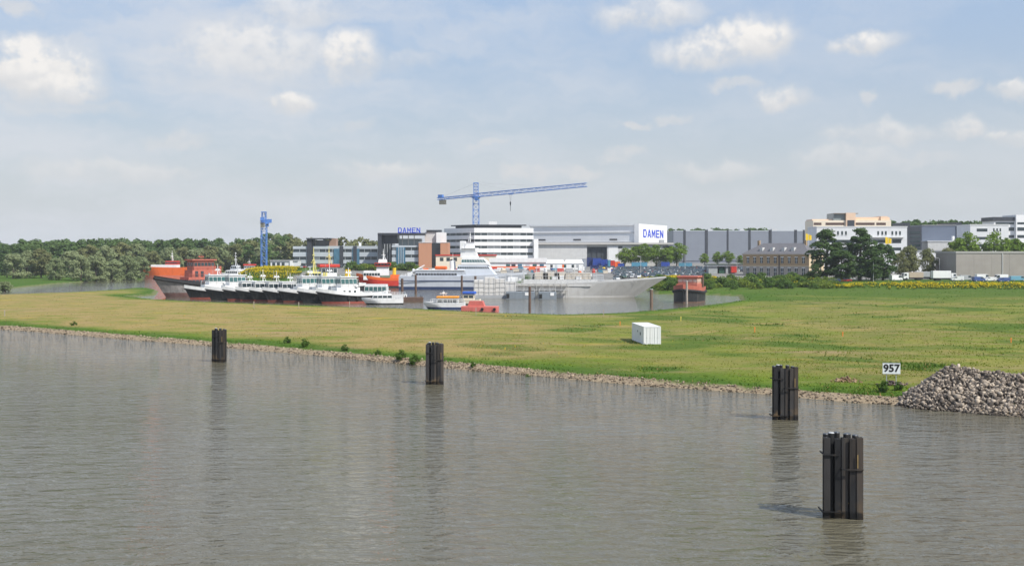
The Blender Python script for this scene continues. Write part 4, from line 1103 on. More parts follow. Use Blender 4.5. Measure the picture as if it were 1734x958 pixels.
for i in range(13):                               # staging along the hull's after body
    x_ = -L*.49 + i * 1.95
    for yy in (-5.6, -4.7): mb.tube((x_, yy, .6), (x_, yy, 5.2 if i > 5 else 5.9), .06, n=4)
    for z_ in (2.4, 4.2): mb.tube((x_, -5.6, z_), (x_, -4.7, z_), .05, n=4)
    if i < 12:
        mb.tube((x_, -5.6, 1.0), (x_ + 1.95, -5.6, 4.2 if i % 2 else 2.4), .045, n=4)
for z_ in (2.4, 4.2, 5.1): mb.tube((-L*.49, -5.6, z_), (-L*.49 + 23.4, -5.6, z_), .06, n=4)
for z_ in (2.3, 4.1): bd.box(-L*.49, -L*.49 + 23.4, -5.6, -4.75, z_, z_ + .08)
sc = mb.build('scaffold', lightgrey, s.root); bd.build('scaffold_board', mat('scaffold_plank', (.42,.36,.28), .8, .2, 2), sc)
# shrink-wrapped staging tower at the stern, on its own pontoon
Yv = 345
tarp = mat('white_sheeting', (.62,.60,.57), .6, .1, .5, streak=.25, bump=.3)
s = Ship('staging_pontoon', (gx(838, Yv), Yv - 1), R(2), 'white sheeted staging tower on a pontoon at the naval hull\'s stern', 'pontoon')
MB().box(-6.6, 6.6, -2.2, 2.6, -.4, .9).build('float', grey, s.root, bevel=.08)
bm_ = MB()
for i in range(4):
    bm_.box(-6.3 + i * 3.2, -3.3 + i * 3.2, -1.9 + .1 * (i % 2), 2.2, .92, [5.6, 6.4, 5.9, 5.0][i], 0)
o = bm_.build('sheeting', tarp, s.root, bevel=.12)
mb = MB()
for i in range(9):
    x_ = -6.4 + i * 1.6
    mb.tube((x_, -2.15, .9), (x_, -2.15, 6.6), .07, n=4)
for z_ in (2.2, 3.6, 5.0): mb.tube((-6.4, -2.15, z_), (6.4, -2.15, z_), .06, n=4)
mb.build('scaffold', lightgrey, s.root)
for px0, px1, Yv, lab in ((857, 906, 340, 'grey box pontoon with a white hatch in front of the naval hull'), (912, 942, 338, 'grey box pontoon with a dark end in front of the naval hull')):
    s = Ship('box_pontoon', (gx((px0 + px1) / 2, Yv), Yv), 0, lab, 'pontoon')
    hw = (px1 - px0) / 2 * Yv / F
    MB().box(-hw, hw, -1.6, 1.6, -.4, 2.1).build('float', mat('pontoon_grey', (.20,.23,.26), .6, .1, .8, streak=.3), s.root, bevel=.08)
    s.box('recess_shade', -hw + .15, -hw + 1.0, -1.66, -1.4, .2, 1.5, rubber)  # black plate on the face, painted as the shadow inside an opening
    s.box('hatch', hw * .3, hw * .3 + 1.1, -1.66, -1.4, 1.0, 1.9, white)
    s.rail(-hw + .2, hw - .2, 1.5, 2.1, lightgrey)

# --- small workboat with orange cabin roof, and red pontoon with its launch
Yv = 272
s = Ship('orange_roofed_workboat', (gx(752, Yv), Yv + 4), R(176), 'small white workboat with a bright orange cabin roof', 'workboat')
s.hull(9.8, 3.4, 1.0, .35, [deepblue, hull_white], zs=(-.4, 0, .5), bulwark=.4)
s.house('deckhouse', -3.2, 1.8, 2.7, 1.1, 2.7, hull_white, .05, (.35, .75), winm=glass)
s.box('cabin_roof', -3.4, 2.0, -1.45, 1.45, 2.7, 3.15, mat('orange_canopy', (.80,.33,.04), .6, .08, 1), bevel=.1)
s.rail(-4.6, 3.4, 1.5, 1.4); s.mast(.4, 3.15, 4.6, arms=1, r=.06)
s = Ship('red_pontoon', (gx(812, 262), 266), R(-8), 'salmon red flat pontoon lying by the grass edge', 'pontoon')
salmon = mat('salmon_primer', (.56,.15,.12), .6, .12, .8, streak=.25)
MB().box(-4.3, 4.3, -1.6, 1.6, -.3, 1.15).build('float', salmon, s.root, bevel=.12)
MB().side([(-2.8, 1.16), (1.2, 1.16), (.7, 2.4), (-2.4, 2.4)], -1.0, 1.0).build('deck_housing', salmon, s.root)
for x_ in (.8, 3.7): MB().tube((x_, -1.9, .5), (x_, -1.62, .5), .35, n=10).build('tyre_fender', rubber, s.root)
s = Ship('blue_topped_launch', (gx(793, 300), 300), R(170), 'small cream launch with a blue canopy behind the red pontoon', 'launch')
s.hull(6.5, 2.4, .9, .4, [black, cream], zs=(-.3, 0, .3), bulwark=.35, bul_m=cream)
s.house('deckhouse', -1.6, 1.2, 1.9, .95, 2.8, cream, .05, (.45, .8), winm=glass)
s.box('canopy', -2.0, 1.4, -1.1, 1.1, 2.8, 3.5, mat('blue_canopy', (.04,.12,.50), .6, .1, 1), bevel=.15)
s = Ship('brown_pontoon', (gx(700, 318), 318), R(2), 'rusty brown flat pontoon right of the tug row', 'pontoon')
MB().box(-2.8, 2.8, -1.4, 1.4, -.3, 1.3).build('float', rustbrown, s.root, bevel=.08)
MB().tube((-2.2, -.6, 1.3), (-2.2, -.6, 1.9), .12).tube((2.2, -.6, 1.3), (2.2, -.6, 1.9), .12).build('bollard', black, s.root)

# --- red primed hull sections of a tug at right
Yv = 312
s = Ship('red_tug_hull', (gx(1168, Yv), Yv + 2), R(-112), 'stubby red primed tug hull with black fendered bow at the right bank', 'tugboat')
s.hull(13, 7.6, 3.2, .8, [rustbrown, black], zs=(-.5, 0, .4), bulwark=.9, bul_m=primer, rake=.05, fine=.7)
s.fender(.4, -.4)
s.house('deckhouse', -5.2, 2.6, 6.0, 3.0, 5.2, primer, .06)
s.house('wheelhouse', -4.2, 1.2, 5.4, 5.2, 6.9, mat('faded_primer', (.50,.24,.17), .7, .12, 1, streak=.3), .04, (.3, .75), winm=mat('beige_primer', ()))
s.box('wheelhouse_roof', -4.7, 1.7, -3.0, 3.0, 6.9, 7.4, primer, bevel=.08)
s.funnel(-4.0, 3.1, 4.0, 7.4, rustbrown, .35)

# --- mooring piles in the basin
for px, pyt, pyb, w, m_, lab in ((897, 486, 527.5, .62, 'brown', 'tall brown steel pile in the basin before the grey pontoons'), (1103, 490, 519, .85, 'wood', 'stout timber pile left of the red tug hull'),
                           (1163, 476, 514, .62, 'pale', 'pale timber pile standing before the red tug hull'), (704, 466, 497, .8, 'brown', 'brown pile at the patrol ship\'s stern quarter'),
                           (782, 467, 492, .8, 'brown', 'brown pile amidships before the patrol ship'), (805, 468, 500, .8, 'brown', 'brown pile between patrol ship and sheeted staging'),
                           (681, 472, 500, .9, 'brown', 'brown pile by the red supply vessel\'s stern')):
    x_, y_ = G(px, pyb, .0)
    mm_ = {'brown': rustbrown, 'wood': wood, 'pale': mat('bleached_timber', (.36,.31,.26), .85, .2, 2, streak=.3)}[m_]
    hgt = gz(pyt, y_)
    r_ = w / 2
    root = empty('mooring_pile', (x_, y_, 0), 0, lab, 'pile', 'mooring piles in the harbour basin')
    MB().tube((0, 0, -2), (0, 0, hgt), r_, r_ * .95, 12).build('shaft', mm_, root)
    MB().tube((0, 0, hgt), (0, 0, hgt + .12), r_ * 1.06, r_ * .9, 12).build('cap', grey if m_ != 'brown' else mm_, root)

# ------------------------------------------------------------------ cranes
def lattice(mb, p0, p1, w, h, n, r, r2, up=(0, 0, 1)):
    """square lattice boom from p0 to p1"""
    p0, p1, up = Vector(p0), Vector(p1), Vector(up)
    d = (p1 - p0); ln = d.length; d.normalize(); sd_ = d.cross(up).normalized(); uu = sd_.cross(d).normalized()
    def c(i, a, b): return p0 + d * (ln * i / n) + sd_ * (a * w / 2) + uu * (b * h / 2)
    cs = ((-1, -1), (1, -1), (1, 1), (-1, 1))
    for a, b in cs: mb.tube(c(0, a, b), c(n, a, b), r, n=5)
    for i in range(n):
        for k in range(4):
            q0, q1 = cs[k], cs[(k + 1) % 4]
            if i % 2: q0, q1 = q1, q0
            mb.tube(c(i, *q0), c(i + 1, *q1), r2, n=4, caps=False)
            mb.tube(c(i, *cs[k]), c(i, *cs[(k + 1) % 4]), r2, n=4, caps=False)
def crane(base, zj, ztop, jib_dir, jib_len, cj_len, rise, mast_w, label, hook=True, trol=.32):
    x, y = base; z0 = gz0(x, y)
    root = empty('tower_crane', (x, y, z0 - .3), 0, label, 'crane')
    zj -= z0; ztop -= z0
    mb = MB(); lattice(mb, (0, 0, 0), (0, 0, zj - 1.5), mast_w, mast_w, int((zj - 1.5) / mast_w / 1.0), .24, .12, up=(0, 1, 0)); mb.build('mast', craneblue, root)
    MB().box(-mast_w * .9, mast_w * .9, -mast_w * .9, mast_w * .9, 0, .8).build('foundation', concrete, root)
    MB().tube((0, 0, zj - 1.6), (0, 0, zj - .6), mast_w * .75, n=14).build('slewing_ring', craneblue, root)
    d = Vector((jib_dir[0], jib_dir[1], 0)).normalized(); sdv = Vector((-d.y, d.x, 0))
    J0 = Vector((0, 0, zj)); J1 = d * jib_len + Vector((0, 0, zj + rise)); C1 = -d * cj_len + Vector((0, 0, zj - rise * cj_len / jib_len))
    mb = MB(); lattice(mb, (0, 0, zj - .5), (0, 0, ztop), mast_w * .75, mast_w * .75, 4, .2, .1, up=(0, 1, 0)); mb.box(-1.6, 1.6, -1.2, 1.2, ztop, ztop + .5); mb.build('tower_head', craneblue, root)
    mb = MB(); lattice(mb, J0, J1, 1.8, 2.1, max(4, int(jib_len / 2.4)), .19, .10)
    jib = mb.build('jib', craneblue, root)
    mb = MB(); lattice(mb, J0, C1, 1.9, 1.2, max(3, int(cj_len / 2.4)), .18, .09); mb.build('counter_jib', craneblue, root)
    cw = MB(); cp = C1 + d * 2.2
    ca = math.atan2(d.y, d.x)
    for k in range(3): cw.box(cp.x - .65 + k * 1.45 * d.x * .9 - .0, cp.x + .65 + k * 1.45 * d.x * .9, cp.y - 1.1 + k * 1.45 * d.y * .9, cp.y + 1.1 + k * 1.45 * d.y * .9, cp.z - 3.4, cp.z - .7, rz=ca)
    cw.build('counterweight', mat('crane_ballast', (.20,.19,.15), .8, .2, 1), root)
    MB().box(cp.x - 1.5, cp.x + 1.5, cp.y - 1.1, cp.y + 1.1, cp.z + .6, cp.z + 2.6, rz=ca).build('winch', craneblue, root)
    cb = sdv * -1.8 + d * 1.4
    cab = MB().box(cb.x - 1.2, cb.x + 1.2, cb.y - 1, cb.y + 1, zj - 3.2, zj - .7, rz=ca).build('cab', craneblue, root, bevel=.08)
    MB().box(cb.x - 1.26, cb.x + 1.26, cb.y - .8, cb.y + .8, zj - 2.5, zj - 1.1, rz=ca).build('cab_window', glass, cab)
    T = Vector((0, 0, ztop + .3)); tie = MB()
    for f in (.33, .72): tie.tube(T, J0 + (J1 - J0) * f + Vector((0, 0, .9)), .07, n=4)
    tie.tube(T, C1 + d * 2 + Vector((0, 0, .8)), .08, n=4)
    tie.build('tie_rod', lightgrey, root)
    if hook:
        tp = J0 + (J1 - J0) * trol
        tr = MB().box(tp.x - 1.2, tp.x + 1.2, tp.y - 1, tp.y + 1, tp.z - 1.5, tp.z - .85, rz=ca).build('trolley', craneblue, root)
        hb = MB()
        for q in (-.5, .5): hb.tube(tp + d * q + Vector((0, 0, -1.4)), tp + d * q * .3 + Vector((0, 0, -6.0)), .05, n=4)
        hb.build('hoist_rope', dark, tr)
        MB().tube(tp + Vector((0, 0, -5.9)), tp + Vector((0, 0, -8.0)), .5, .35, 8).tube(tp + Vector((0, 0, -8.0)), tp + Vector((0, 0, -11.4)), .14, n=6).build('hook_block', dark, tr)
    return root
crane((gx(806, 684), 684), gz(330, 684), gz(310, 684), (.925, -.38), 71, 26, gz(312, 656) - gz(330, 684), 3.6, 'large blue tower crane with a long jib above the white banded office')
crane((gx(447, 690), 690), gz(374, 690), gz(359, 690), (-.12, .99), 42, 12, 1.5, 3.1, 'distant blue tower crane seen end on behind the yellow mound', hook=False)
# ------------------------------------------------------------------ vegetation
def leaf_mat(name, c0, c1, trans=.25, spread=.5):
    m = bpy.data.materials.new(name); m.use_nodes = True
    nt = m.node_tree; N, L = nt.nodes, nt.links; N.clear()
    g = N.new('ShaderNodeNewGeometry'); oi = N.new('ShaderNodeObjectInfo')
    a = N.new('ShaderNodeMath'); a.operation = 'MULTIPLY_ADD'; L.new(oi.outputs['Random'], a.inputs[0]); a.inputs[1].default_value = spread
    b = N.new('ShaderNodeMath'); b.operation = 'MULTIPLY'; L.new(g.outputs['Random Per Island'], b.inputs[0]); b.inputs[1].default_value = 1 - spread
    L.new(b.outputs[0], a.inputs[2])
    mx = N.new('ShaderNodeMix'); mx.data_type = 'RGBA'; L.new(a.outputs[0], mx.inputs[0]); mx.inputs[6].default_value = (*c0, 1); mx.inputs[7].default_value = (*c1, 1)
    d = N.new('ShaderNodeBsdfDiffuse'); t = N.new('ShaderNodeBsdfTranslucent'); L.new(mx.outputs[2], d.inputs[0]); L.new(mx.outputs[2], t.inputs[0])
    ms = N.new('ShaderNodeMixShader'); ms.inputs[0].default_value = trans; L.new(d.outputs[0], ms.inputs[1]); L.new(t.outputs[0], ms.inputs[2])
    o = N.new('ShaderNodeOutputMaterial'); L.new(ms.outputs[0], o.inputs[0])
    return m
bark = mat('bark', (.10,.08,.06), .9, .3, 3)

def leaf_quads(P, Nrm, size, r):
    """one bent leaf-clump face (diamond) at each point"""
    n = len(P)
    t = r.normal(size=(n, 3)); t -= (t * Nrm).sum(1, keepdims=True) * Nrm; t /= np.linalg.norm(t, axis=1, keepdims=True) + 1e-9
    b = np.cross(Nrm, t)
    s = size * r.uniform(.6, 1.35, (n, 1)); w = s * r.uniform(.45, .8, (n, 1))
    V = np.stack([P - t * s, P - b * w, P + t * s, P + b * w], 1).reshape(-1, 3)
    return V, np.arange(4 * n).reshape(n, 4)

def crown_points(h, rx, zlo, ncl, nleaf, r, shape='dome', clump=.34, open_=0.0):
    """points and outward normals spread over uneven clumps inside the crown's outline"""
    C = []; Rd = []
    while len(C) < ncl:
        u = r.uniform(0, 1); a = r.uniform(0, 2 * np.pi)
        if shape == 'dome': prof = np.sqrt(max(0, 1 - ((u - .30) / .70) ** 2)) if u > .3 else .82 + .6 * u
        elif shape == 'column': prof = .55 + .45 * np.sin(np.pi * min(1, u * 1.1)) if u < .8 else 1.1 * (1 - u) ** .6 + .12
        else: prof = np.sqrt(max(0, 1 - (2 * u - 1) ** 2))
        rr = rx * prof * np.sqrt(r.uniform(.15, 1)) * .82
        C.append((rr * np.cos(a), rr * np.sin(a), zlo + (h - zlo) * (.06 + .88 * u)))
        Rd.append(rx * clump * r.uniform(.6, 1.25))
    C = np.array(C); Rd = np.array(Rd)
    k = r.integers(0, ncl, nleaf)
    dirs = r.normal(size=(nleaf, 3)); dirs /= np.linalg.norm(dirs, axis=1, keepdims=True)
    dirs[:, 2] = np.where(r.random(nleaf) < .65, np.abs(dirs[:, 2]), dirs[:, 2])
    P = C[k] + dirs * (Rd[k] * r.uniform(.45, 1.05, nleaf) ** .6)[:, None] * np.array([1, 1, .85])
    Nn = dirs * .8 + r.normal(size=(nleaf, 3)) * .45 + np.array([0, 0, .25]); Nn /= np.linalg.norm(Nn, axis=1, keepdims=True)
    P[:, 2] = np.maximum(P[:, 2], .15)
    return P, Nn, C, Rd

def make_tree(name, h, rx, zlo, ncl, nleaf, leaf, seed, m, shape='dome', clump=.34, limbs=7, trunk=True):
    r = np.random.default_rng(seed)
    P, Nn, C, Rd = crown_points(h, rx, zlo, ncl, nleaf, r, shape, clump)
    V, Fc = leaf_quads(P, Nn, leaf, r)
    root = bpy.data.objects.new(name, None); col.objects.link(root); root.empty_display_size = .5
    cr = bpy.data.objects.new('crown', fast_mesh('crown', V, Fc, m)); col.objects.link(cr); cr.parent = root
    if trunk:
        mb = MB(); tr = h * .020 + .05
        pts = [(0, 0, -.6), (.1 * rx * .2, 0, zlo + (h - zlo) * .25), (-.04 * rx, .05 * rx, zlo + (h - zlo) * .55), (.02 * rx, 0, zlo + (h - zlo) * .85)]
        rad = [tr * 1.25, tr * .9, tr * .55, tr * .2]
        for i in range(3): mb.tube(pts[i], pts[i + 1], rad[i], rad[i + 1], 7)
        for i in range(limbs):
            c = C[(i * 5) % len(C)]; f = .2 + .6 * i / limbs
            j = min(2, int(f * 3)); base = Vector(pts[j]).lerp(Vector(pts[j + 1]), .5)
            mb.tube(base, Vector(c), tr * .38, tr * .1, 5)
        mb.build('trunk', bark, root)
    return root

def plant_copy(proto, used, loc, s, rz, label, cat, group, name=None, sz=None):
    """first use moves the prototype itself, later ones copy it with its parts"""
    if proto.name not in used: used.add(proto.name); o = proto
    else: o = copy_tree(proto)
    o.location = loc; o.rotation_euler = (0, 0, rz); o.scale = (s, s, sz or s)
    return tag(o, label, cat, group)
used = set()

lm_willow = leaf_mat('willow_leaves', (.20,.25,.115), (.30,.34,.18), .35)
lm_green = leaf_mat('wood_leaves', (.080,.140,.048), (.135,.195,.070), .3)
lm_dark = leaf_mat('dark_leaves', (.052,.100,.034), (.100,.155,.050), .3, .25)
lm_fresh = leaf_mat('fresh_leaves', (.125,.21,.034), (.215,.30,.058), .35)
lm_olive = leaf_mat('olive_leaves', (.145,.165,.065), (.23,.23,.11), .25)

# front row of the riverside wood on the left: willows one can tell apart
wil = [make_tree('willow', 15, 8.0, .4, 44, 5200, .45, 11, lm_willow, 'dome', .30), make_tree('willow', 14, 6.5, .4, 38, 4800, .45, 12, lm_willow, 'dome', .32),
       make_tree('willow', 17, 6.8, .8, 44, 5200, .45, 13, lm_olive, 'round', .30)]
gre = [make_tree('riverside_tree', 17, 6.5, 1.5, 40, 5000, .46, 14, lm_green, 'round', .33), make_tree('riverside_tree', 19, 5.8, 2.0, 40, 5000, .46, 15, lm_green, 'dome', .32)]
WL = [(-14,492,34,0),(8,490,29,1),(95,474,36,0),(137,474,42,0),(163,473,46,1),(190,472,42,1),(214,471,44,0),(238,470,38,1),(45,471,46,0),(22,472,44,1),(70,471,50,2),(118,470,46,1),
      (150,468,54,2),(178,467,50,0),(205,466,56,2),(230,465,52,0),(258,466,50,2),(284,465,53,0),(310,464,54,2),(333,464,52,1),(356,464,56,2),(380,463,56,0),(402,463,58,2),(424,462,62,2),(441,462,52,1),(470,460,50,0),(492,460,50,2),(-40,474,44,0)]
WL2 = [(5,466,52,0),(35,466,54,1),(62,466,56,0),(92,465,56,1),(128,465,54,0),(165,464,55,1),(195,463,57,0),(245,462,55,1),(272,462,55,0),(298,461,57,1),(322,461,56,0),(345,461,57,1),(370,460,56,0),(12,470,40,1)]
rr = random.Random(4)
for i, (px, py, hp, k) in enumerate(WL):
    x, y = G(px, py, .9); hm = hp * y / F
    pr = wil[k]; s = hm / (15, 14, 17)[k]
    first = 'greyish willow standing alone on the grass tip at the left edge' if i == 1 else None
    plant_copy(pr, used, (x, y, gz0(x, y) - .2), s * 1.05, rr.uniform(0, 6), first or ('grey green willow at the water\'s edge of the far wood', 'low spreading grey willow along the far channel bank', 'tall olive willow in the far left wood')[k], 'tree', 'willows along the far left bank', sz=s)
for i, (px, py, hp, k) in enumerate(WL2):
    x, y = G(px, py, .9); hm = hp * y / F; s = hm / (17, 19)[k]
    plant_copy(gre[k], used, (x, y, gz0(x, y) - .2), s * 1.1, rr.uniform(0, 6), ('rounded dark green tree rising behind the far willows', 'taller domed green tree rising behind the far willows')[k], 'tree', 'green trees behind the far willows', sz=s)

def wood_mass(name, pts, m, label, seed, nleaf=330, leaf=1.15):
    """a far-off wood that reads as one mass: crowns of many leaf clumps, each with its trunk"""
    r = np.random.default_rng(seed); Vs = []; Fs = []; o = 0
    for (x, y, h, rx) in pts:
        P, Nn, C, Rd = crown_points(h, rx, .5, 13, nleaf, r, 'dome' if r.random() < .5 else 'round', .36)
        V, Fc = leaf_quads(P + np.array([x, y, gz0(x, y)]), Nn, leaf, r)
        Vs.append(V); Fs.append(Fc + o); o += len(V)
    ob = bpy.data.objects.new(name, fast_mesh(name, np.concatenate(Vs), np.concatenate(Fs), m)); col.objects.link(ob)
    return tag(ob, label, 'wood', kind='stuff')
pts = []
for row, (Y, n) in enumerate(((690, 40), (735, 42), (790, 42), (850, 40))):
    for i in range(n):
        px = -60 + 560 * (i + rr.uniform(-.3, .3)) / n
        Yy = Y + rr.uniform(-18, 18)
        if px > 245 and Yy < 720: continue
        topy = 407 + rr.uniform(-3.5, 5) + (4 if px < 30 else 0) + (3 if 90 < px < 130 else 0)
        h = H + (YH - topy) * Yy / F - 1
        pts.append((gx(px, Yy), Yy, h, rr.uniform(5.5, 9.0)))
wood_mass('riverside_wood', pts, lm_green, 'dark green wood closing the horizon on the left', 21, 700, .85)
pts = []
for i in range(26):
    px = 478 + 190 * (i + rr.uniform(-.3, .3)) / 26; Yy = 760 + rr.uniform(-20, 40)
    pts.append((gx(px, Yy), Yy, H + (YH - rr.uniform(402, 410)) * Yy / F - gz0(gx(px, Yy), Yy), rr.uniform(5, 8)))
wood_mass('poplar_belt', pts, lm_olive, 'olive tree belt showing over the long grey office', 22, 420, 1.0)
pts = []
for i in range(80):
    px = 1128 + 170 * (i + rr.uniform(-.3, .3)) / 80; Yy = 900 + rr.uniform(-20, 30)
    pts.append((gx(px, Yy), Yy, H + (YH - rr.uniform(385.5, 389.5)) * Yy / F - gz0(gx(px, Yy), Yy), rr.uniform(5, 8)))
wood_mass('distant_tree_belt', pts, lm_green, 'hazy green tree belt above the grey panelled hall', 23, 420, 1.0)
pts = []
for i in range(90):
    px = 1505 + 190 * (i + rr.uniform(-.3, .3)) / 90; Yy = 690 + rr.uniform(-15, 30)
    pts.append((gx(px, Yy), Yy, H + (YH - rr.uniform(371, 376)) * Yy / F - gz0(gx(px, Yy), Yy), rr.uniform(4.5, 7)))
wood_mass('roofline_tree_belt', pts, lm_green, 'dark tree belt above the blue grey hall', 24, 460, .8)

# trees one by one in the yard
dk = [make_tree('dark_tree', 22, 6.0, .8, 95, 9000, .36, 31, lm_dark, 'column', .26, 9), make_tree('dark_tree', 22, 5.6, .7, 90, 9000, .36, 32, lm_dark, 'column', .27, 9),
      make_tree('dark_tree', 16, 4.8, .6, 70, 7000, .34, 33, lm_dark, 'column', .29, 8)]
fr = [make_tree('round_tree', 11, 4.6, 2.2, 40, 4200, .30, 34, lm_fresh, 'round', .36), make_tree('round_tree', 10, 4.0, 2.0, 34, 3800, .30, 35, lm_fresh, 'dome', .36)]
ol = [make_tree('broad_tree', 12, 5.0, 1.5, 44, 4200, .32, 36, lm_olive, 'round', .36)]
DT = [(1399,478,387,448,0,1.4,'tall dark tree at the right corner of the brick house'), (1456,478,386,446,1,1.45,'tallest dark tree, second right of the brick house'),
      (1424,478,420,440,2,1.3,'shorter dark tree between the two tall ones'), (1495,477,408,452,2,1.3,'dark tree at the right end of the dark row'), (1476,477,412,444,2,1.2,'small dark tree filling the gap before the white office'),
      (1380,476,445,442,2,1.0,'low bushy dark tree against the pale end wall of the house')]
for px, pb, pt, Y, k, ws, lab in DT:
    x = gx(px, Y); z = gz0(x, Y) - .2; h = gz(pt, Y) - z; s = h / (22, 22, 16)[k]
    plant_copy(dk[k], used, (x, Y, z), s * ws * (1.0 if h > 15 else 1.25), rr.uniform(0, 6), lab, 'tree', 'dark trees beside the brick house', sz=s)
FT = [(1058,421,634,0,'fresh green tree at the left end of the row before the workshop'),(1075,418,636,1,'second fresh green tree before the workshop'),(1093,414,633,0,'third fresh green tree before the workshop'),(1111,416,636,0,'fourth tree, fullest of the row before the workshop'),
      (1128,420,634,1,'fifth fresh green tree before the workshop'),(1146,413,640,0,'fresh green tree at the right end of the workshop row'),(1193,429,700,1,'small fresh tree before the panelled hall, left of a pair'),
      (1215,427,700,0,'broad fresh tree before the panelled hall, middle'),(1234,426,695,0,'broad fresh tree before the panelled hall beside the villa'),(1253,432,690,1,'small fresh tree half hidden by the villa roof'),
      (1636,397,486,0,'bright round tree between the shed and the square white office'),(1622,403,492,1,'smaller round tree left of the bright one at the shed'),(1688,396,482,0,'round green tree before the square white office'),(1722,404,486,1,'green tree at the right edge behind the concrete shed'),(1706,408,494,1,'low tree behind the concrete shed roof')]
for px, pt, Y, k, lab in FT:
    x = gx(px, Y); z = gz0(x, Y) - .2; h = gz(pt, Y) - z; s = h / (11, 10)[k]
    w = min(s * 1.12, 1.6 if Y > 600 else 1.35)
    plant_copy(fr[k], used, (x, Y, z), w, rr.uniform(0, 6), lab, 'tree', 'fresh green yard trees', sz=s)
for px, pt, Y, lab in ((1540,417,470,'olive tree before the dark tower block'),(1570,422,474,'light olive tree before the white workshop'),(1604,421,476,'broad olive tree left of the concrete shed'),(1524,428,466,'small olive tree right of the dark row')):
    x = gx(px, Y); z = gz0(x, Y) - .2; h = gz(pt, Y) - z; s = h / 12
    plant_copy(ol[0], used, (x, Y, z), s * .85, rr.uniform(0, 6), lab, 'tree', 'olive trees before the white workshop', sz=s)

# shrubs on the basin's far bank and along the river
sh = [make_tree('shrub', 1.9, 2.2, .05, 12, 600, .24, 41, leaf_mat('bush_leaves', (.075,.14,.03), (.12,.185,.045), .35), 'dome', .42, 3), make_tree('shrub', 1.4, 2.4, .05, 12, 560, .24, 42, leaf_mat('shrub_leaves', (.13,.20,.03), (.22,.27,.05), .4), 'dome', .45, 3)]
SHR = []
for i in range(110):
    px = rr.uniform(1104, 1420); py = rr.uniform(476, 496)
    Y = 393 + (496 - py) * 2.6 + rr.uniform(-3, 3)
    if px > 1262: Y = 396 + rr.uniform(0, 55)
    SHR.append((gx(px, Y), Y, rr.uniform(.7, 1.5), rr.randint(0, 1)))
for x, y, s, k in SHR:
    z = gz0(x, y)
    if z < .3: continue
    plant_copy(sh[k], used, (x, y, z - .1), s, rr.uniform(0, 6), ('mid green shrub on the basin\'s far bank', 'yellowish low shrub on the basin\'s far bank')[k], 'shrub', 'shrubs on the far bank')
for i in range(16):
    px = 596 + 110 * i / 16 + rr.uniform(-3, 3); Y = rr.uniform(560, 575); x = gx(px, Y)
    plant_copy(sh[i % 2], used, (x, Y, gz0(x, Y) - .1), rr.uniform(1.0, 2.0), rr.uniform(0, 6), 'bushy green shrub on the quay before the grey office', 'shrub', 'shrubs on the office quay')
BS = [(125,552,.55,'small dark shrub on the bank far to the left'),(486,582,.62,'left of two round shrubs on the bank right of the second pile cluster'),(515,588,.75,'wider shrub of the pair on the river bank'),(584,594,.6,'lone low shrub on the bank between the left pile clusters'),
      (640,600,.45,'tiny shrub on the stone bank left of the reedy clump'),(680,606,.8,'broad green clump on the bank beside the middle pile cluster'),(703,609,.8,'green clump touching the middle pile cluster'),(800,617,.45,'small shrub right of the middle pile cluster'),(893,628,.45,'little shrub on the stones below the white container'),(1498,664,.7,'rushy green clump on the bank below the kilometre sign'),(1520,662,.55,'small clump between sign and rubble heap')]
shb = make_tree('bank_shrub', 2.0, 1.6, .05, 10, 700, .17, 43, leaf_mat('bank_leaves', (.05,.10,.02), (.09,.15,.03), .2), 'dome', .42, 3)
for px, py, s, lab in BS:
    x, y = G(px, py, .6); s *= .66; plant_copy(shb, used, (x, y, gz0(x, y) - .05), s, rr.uniform(0, 6), lab, 'shrub', 'shrubs on the river bank')

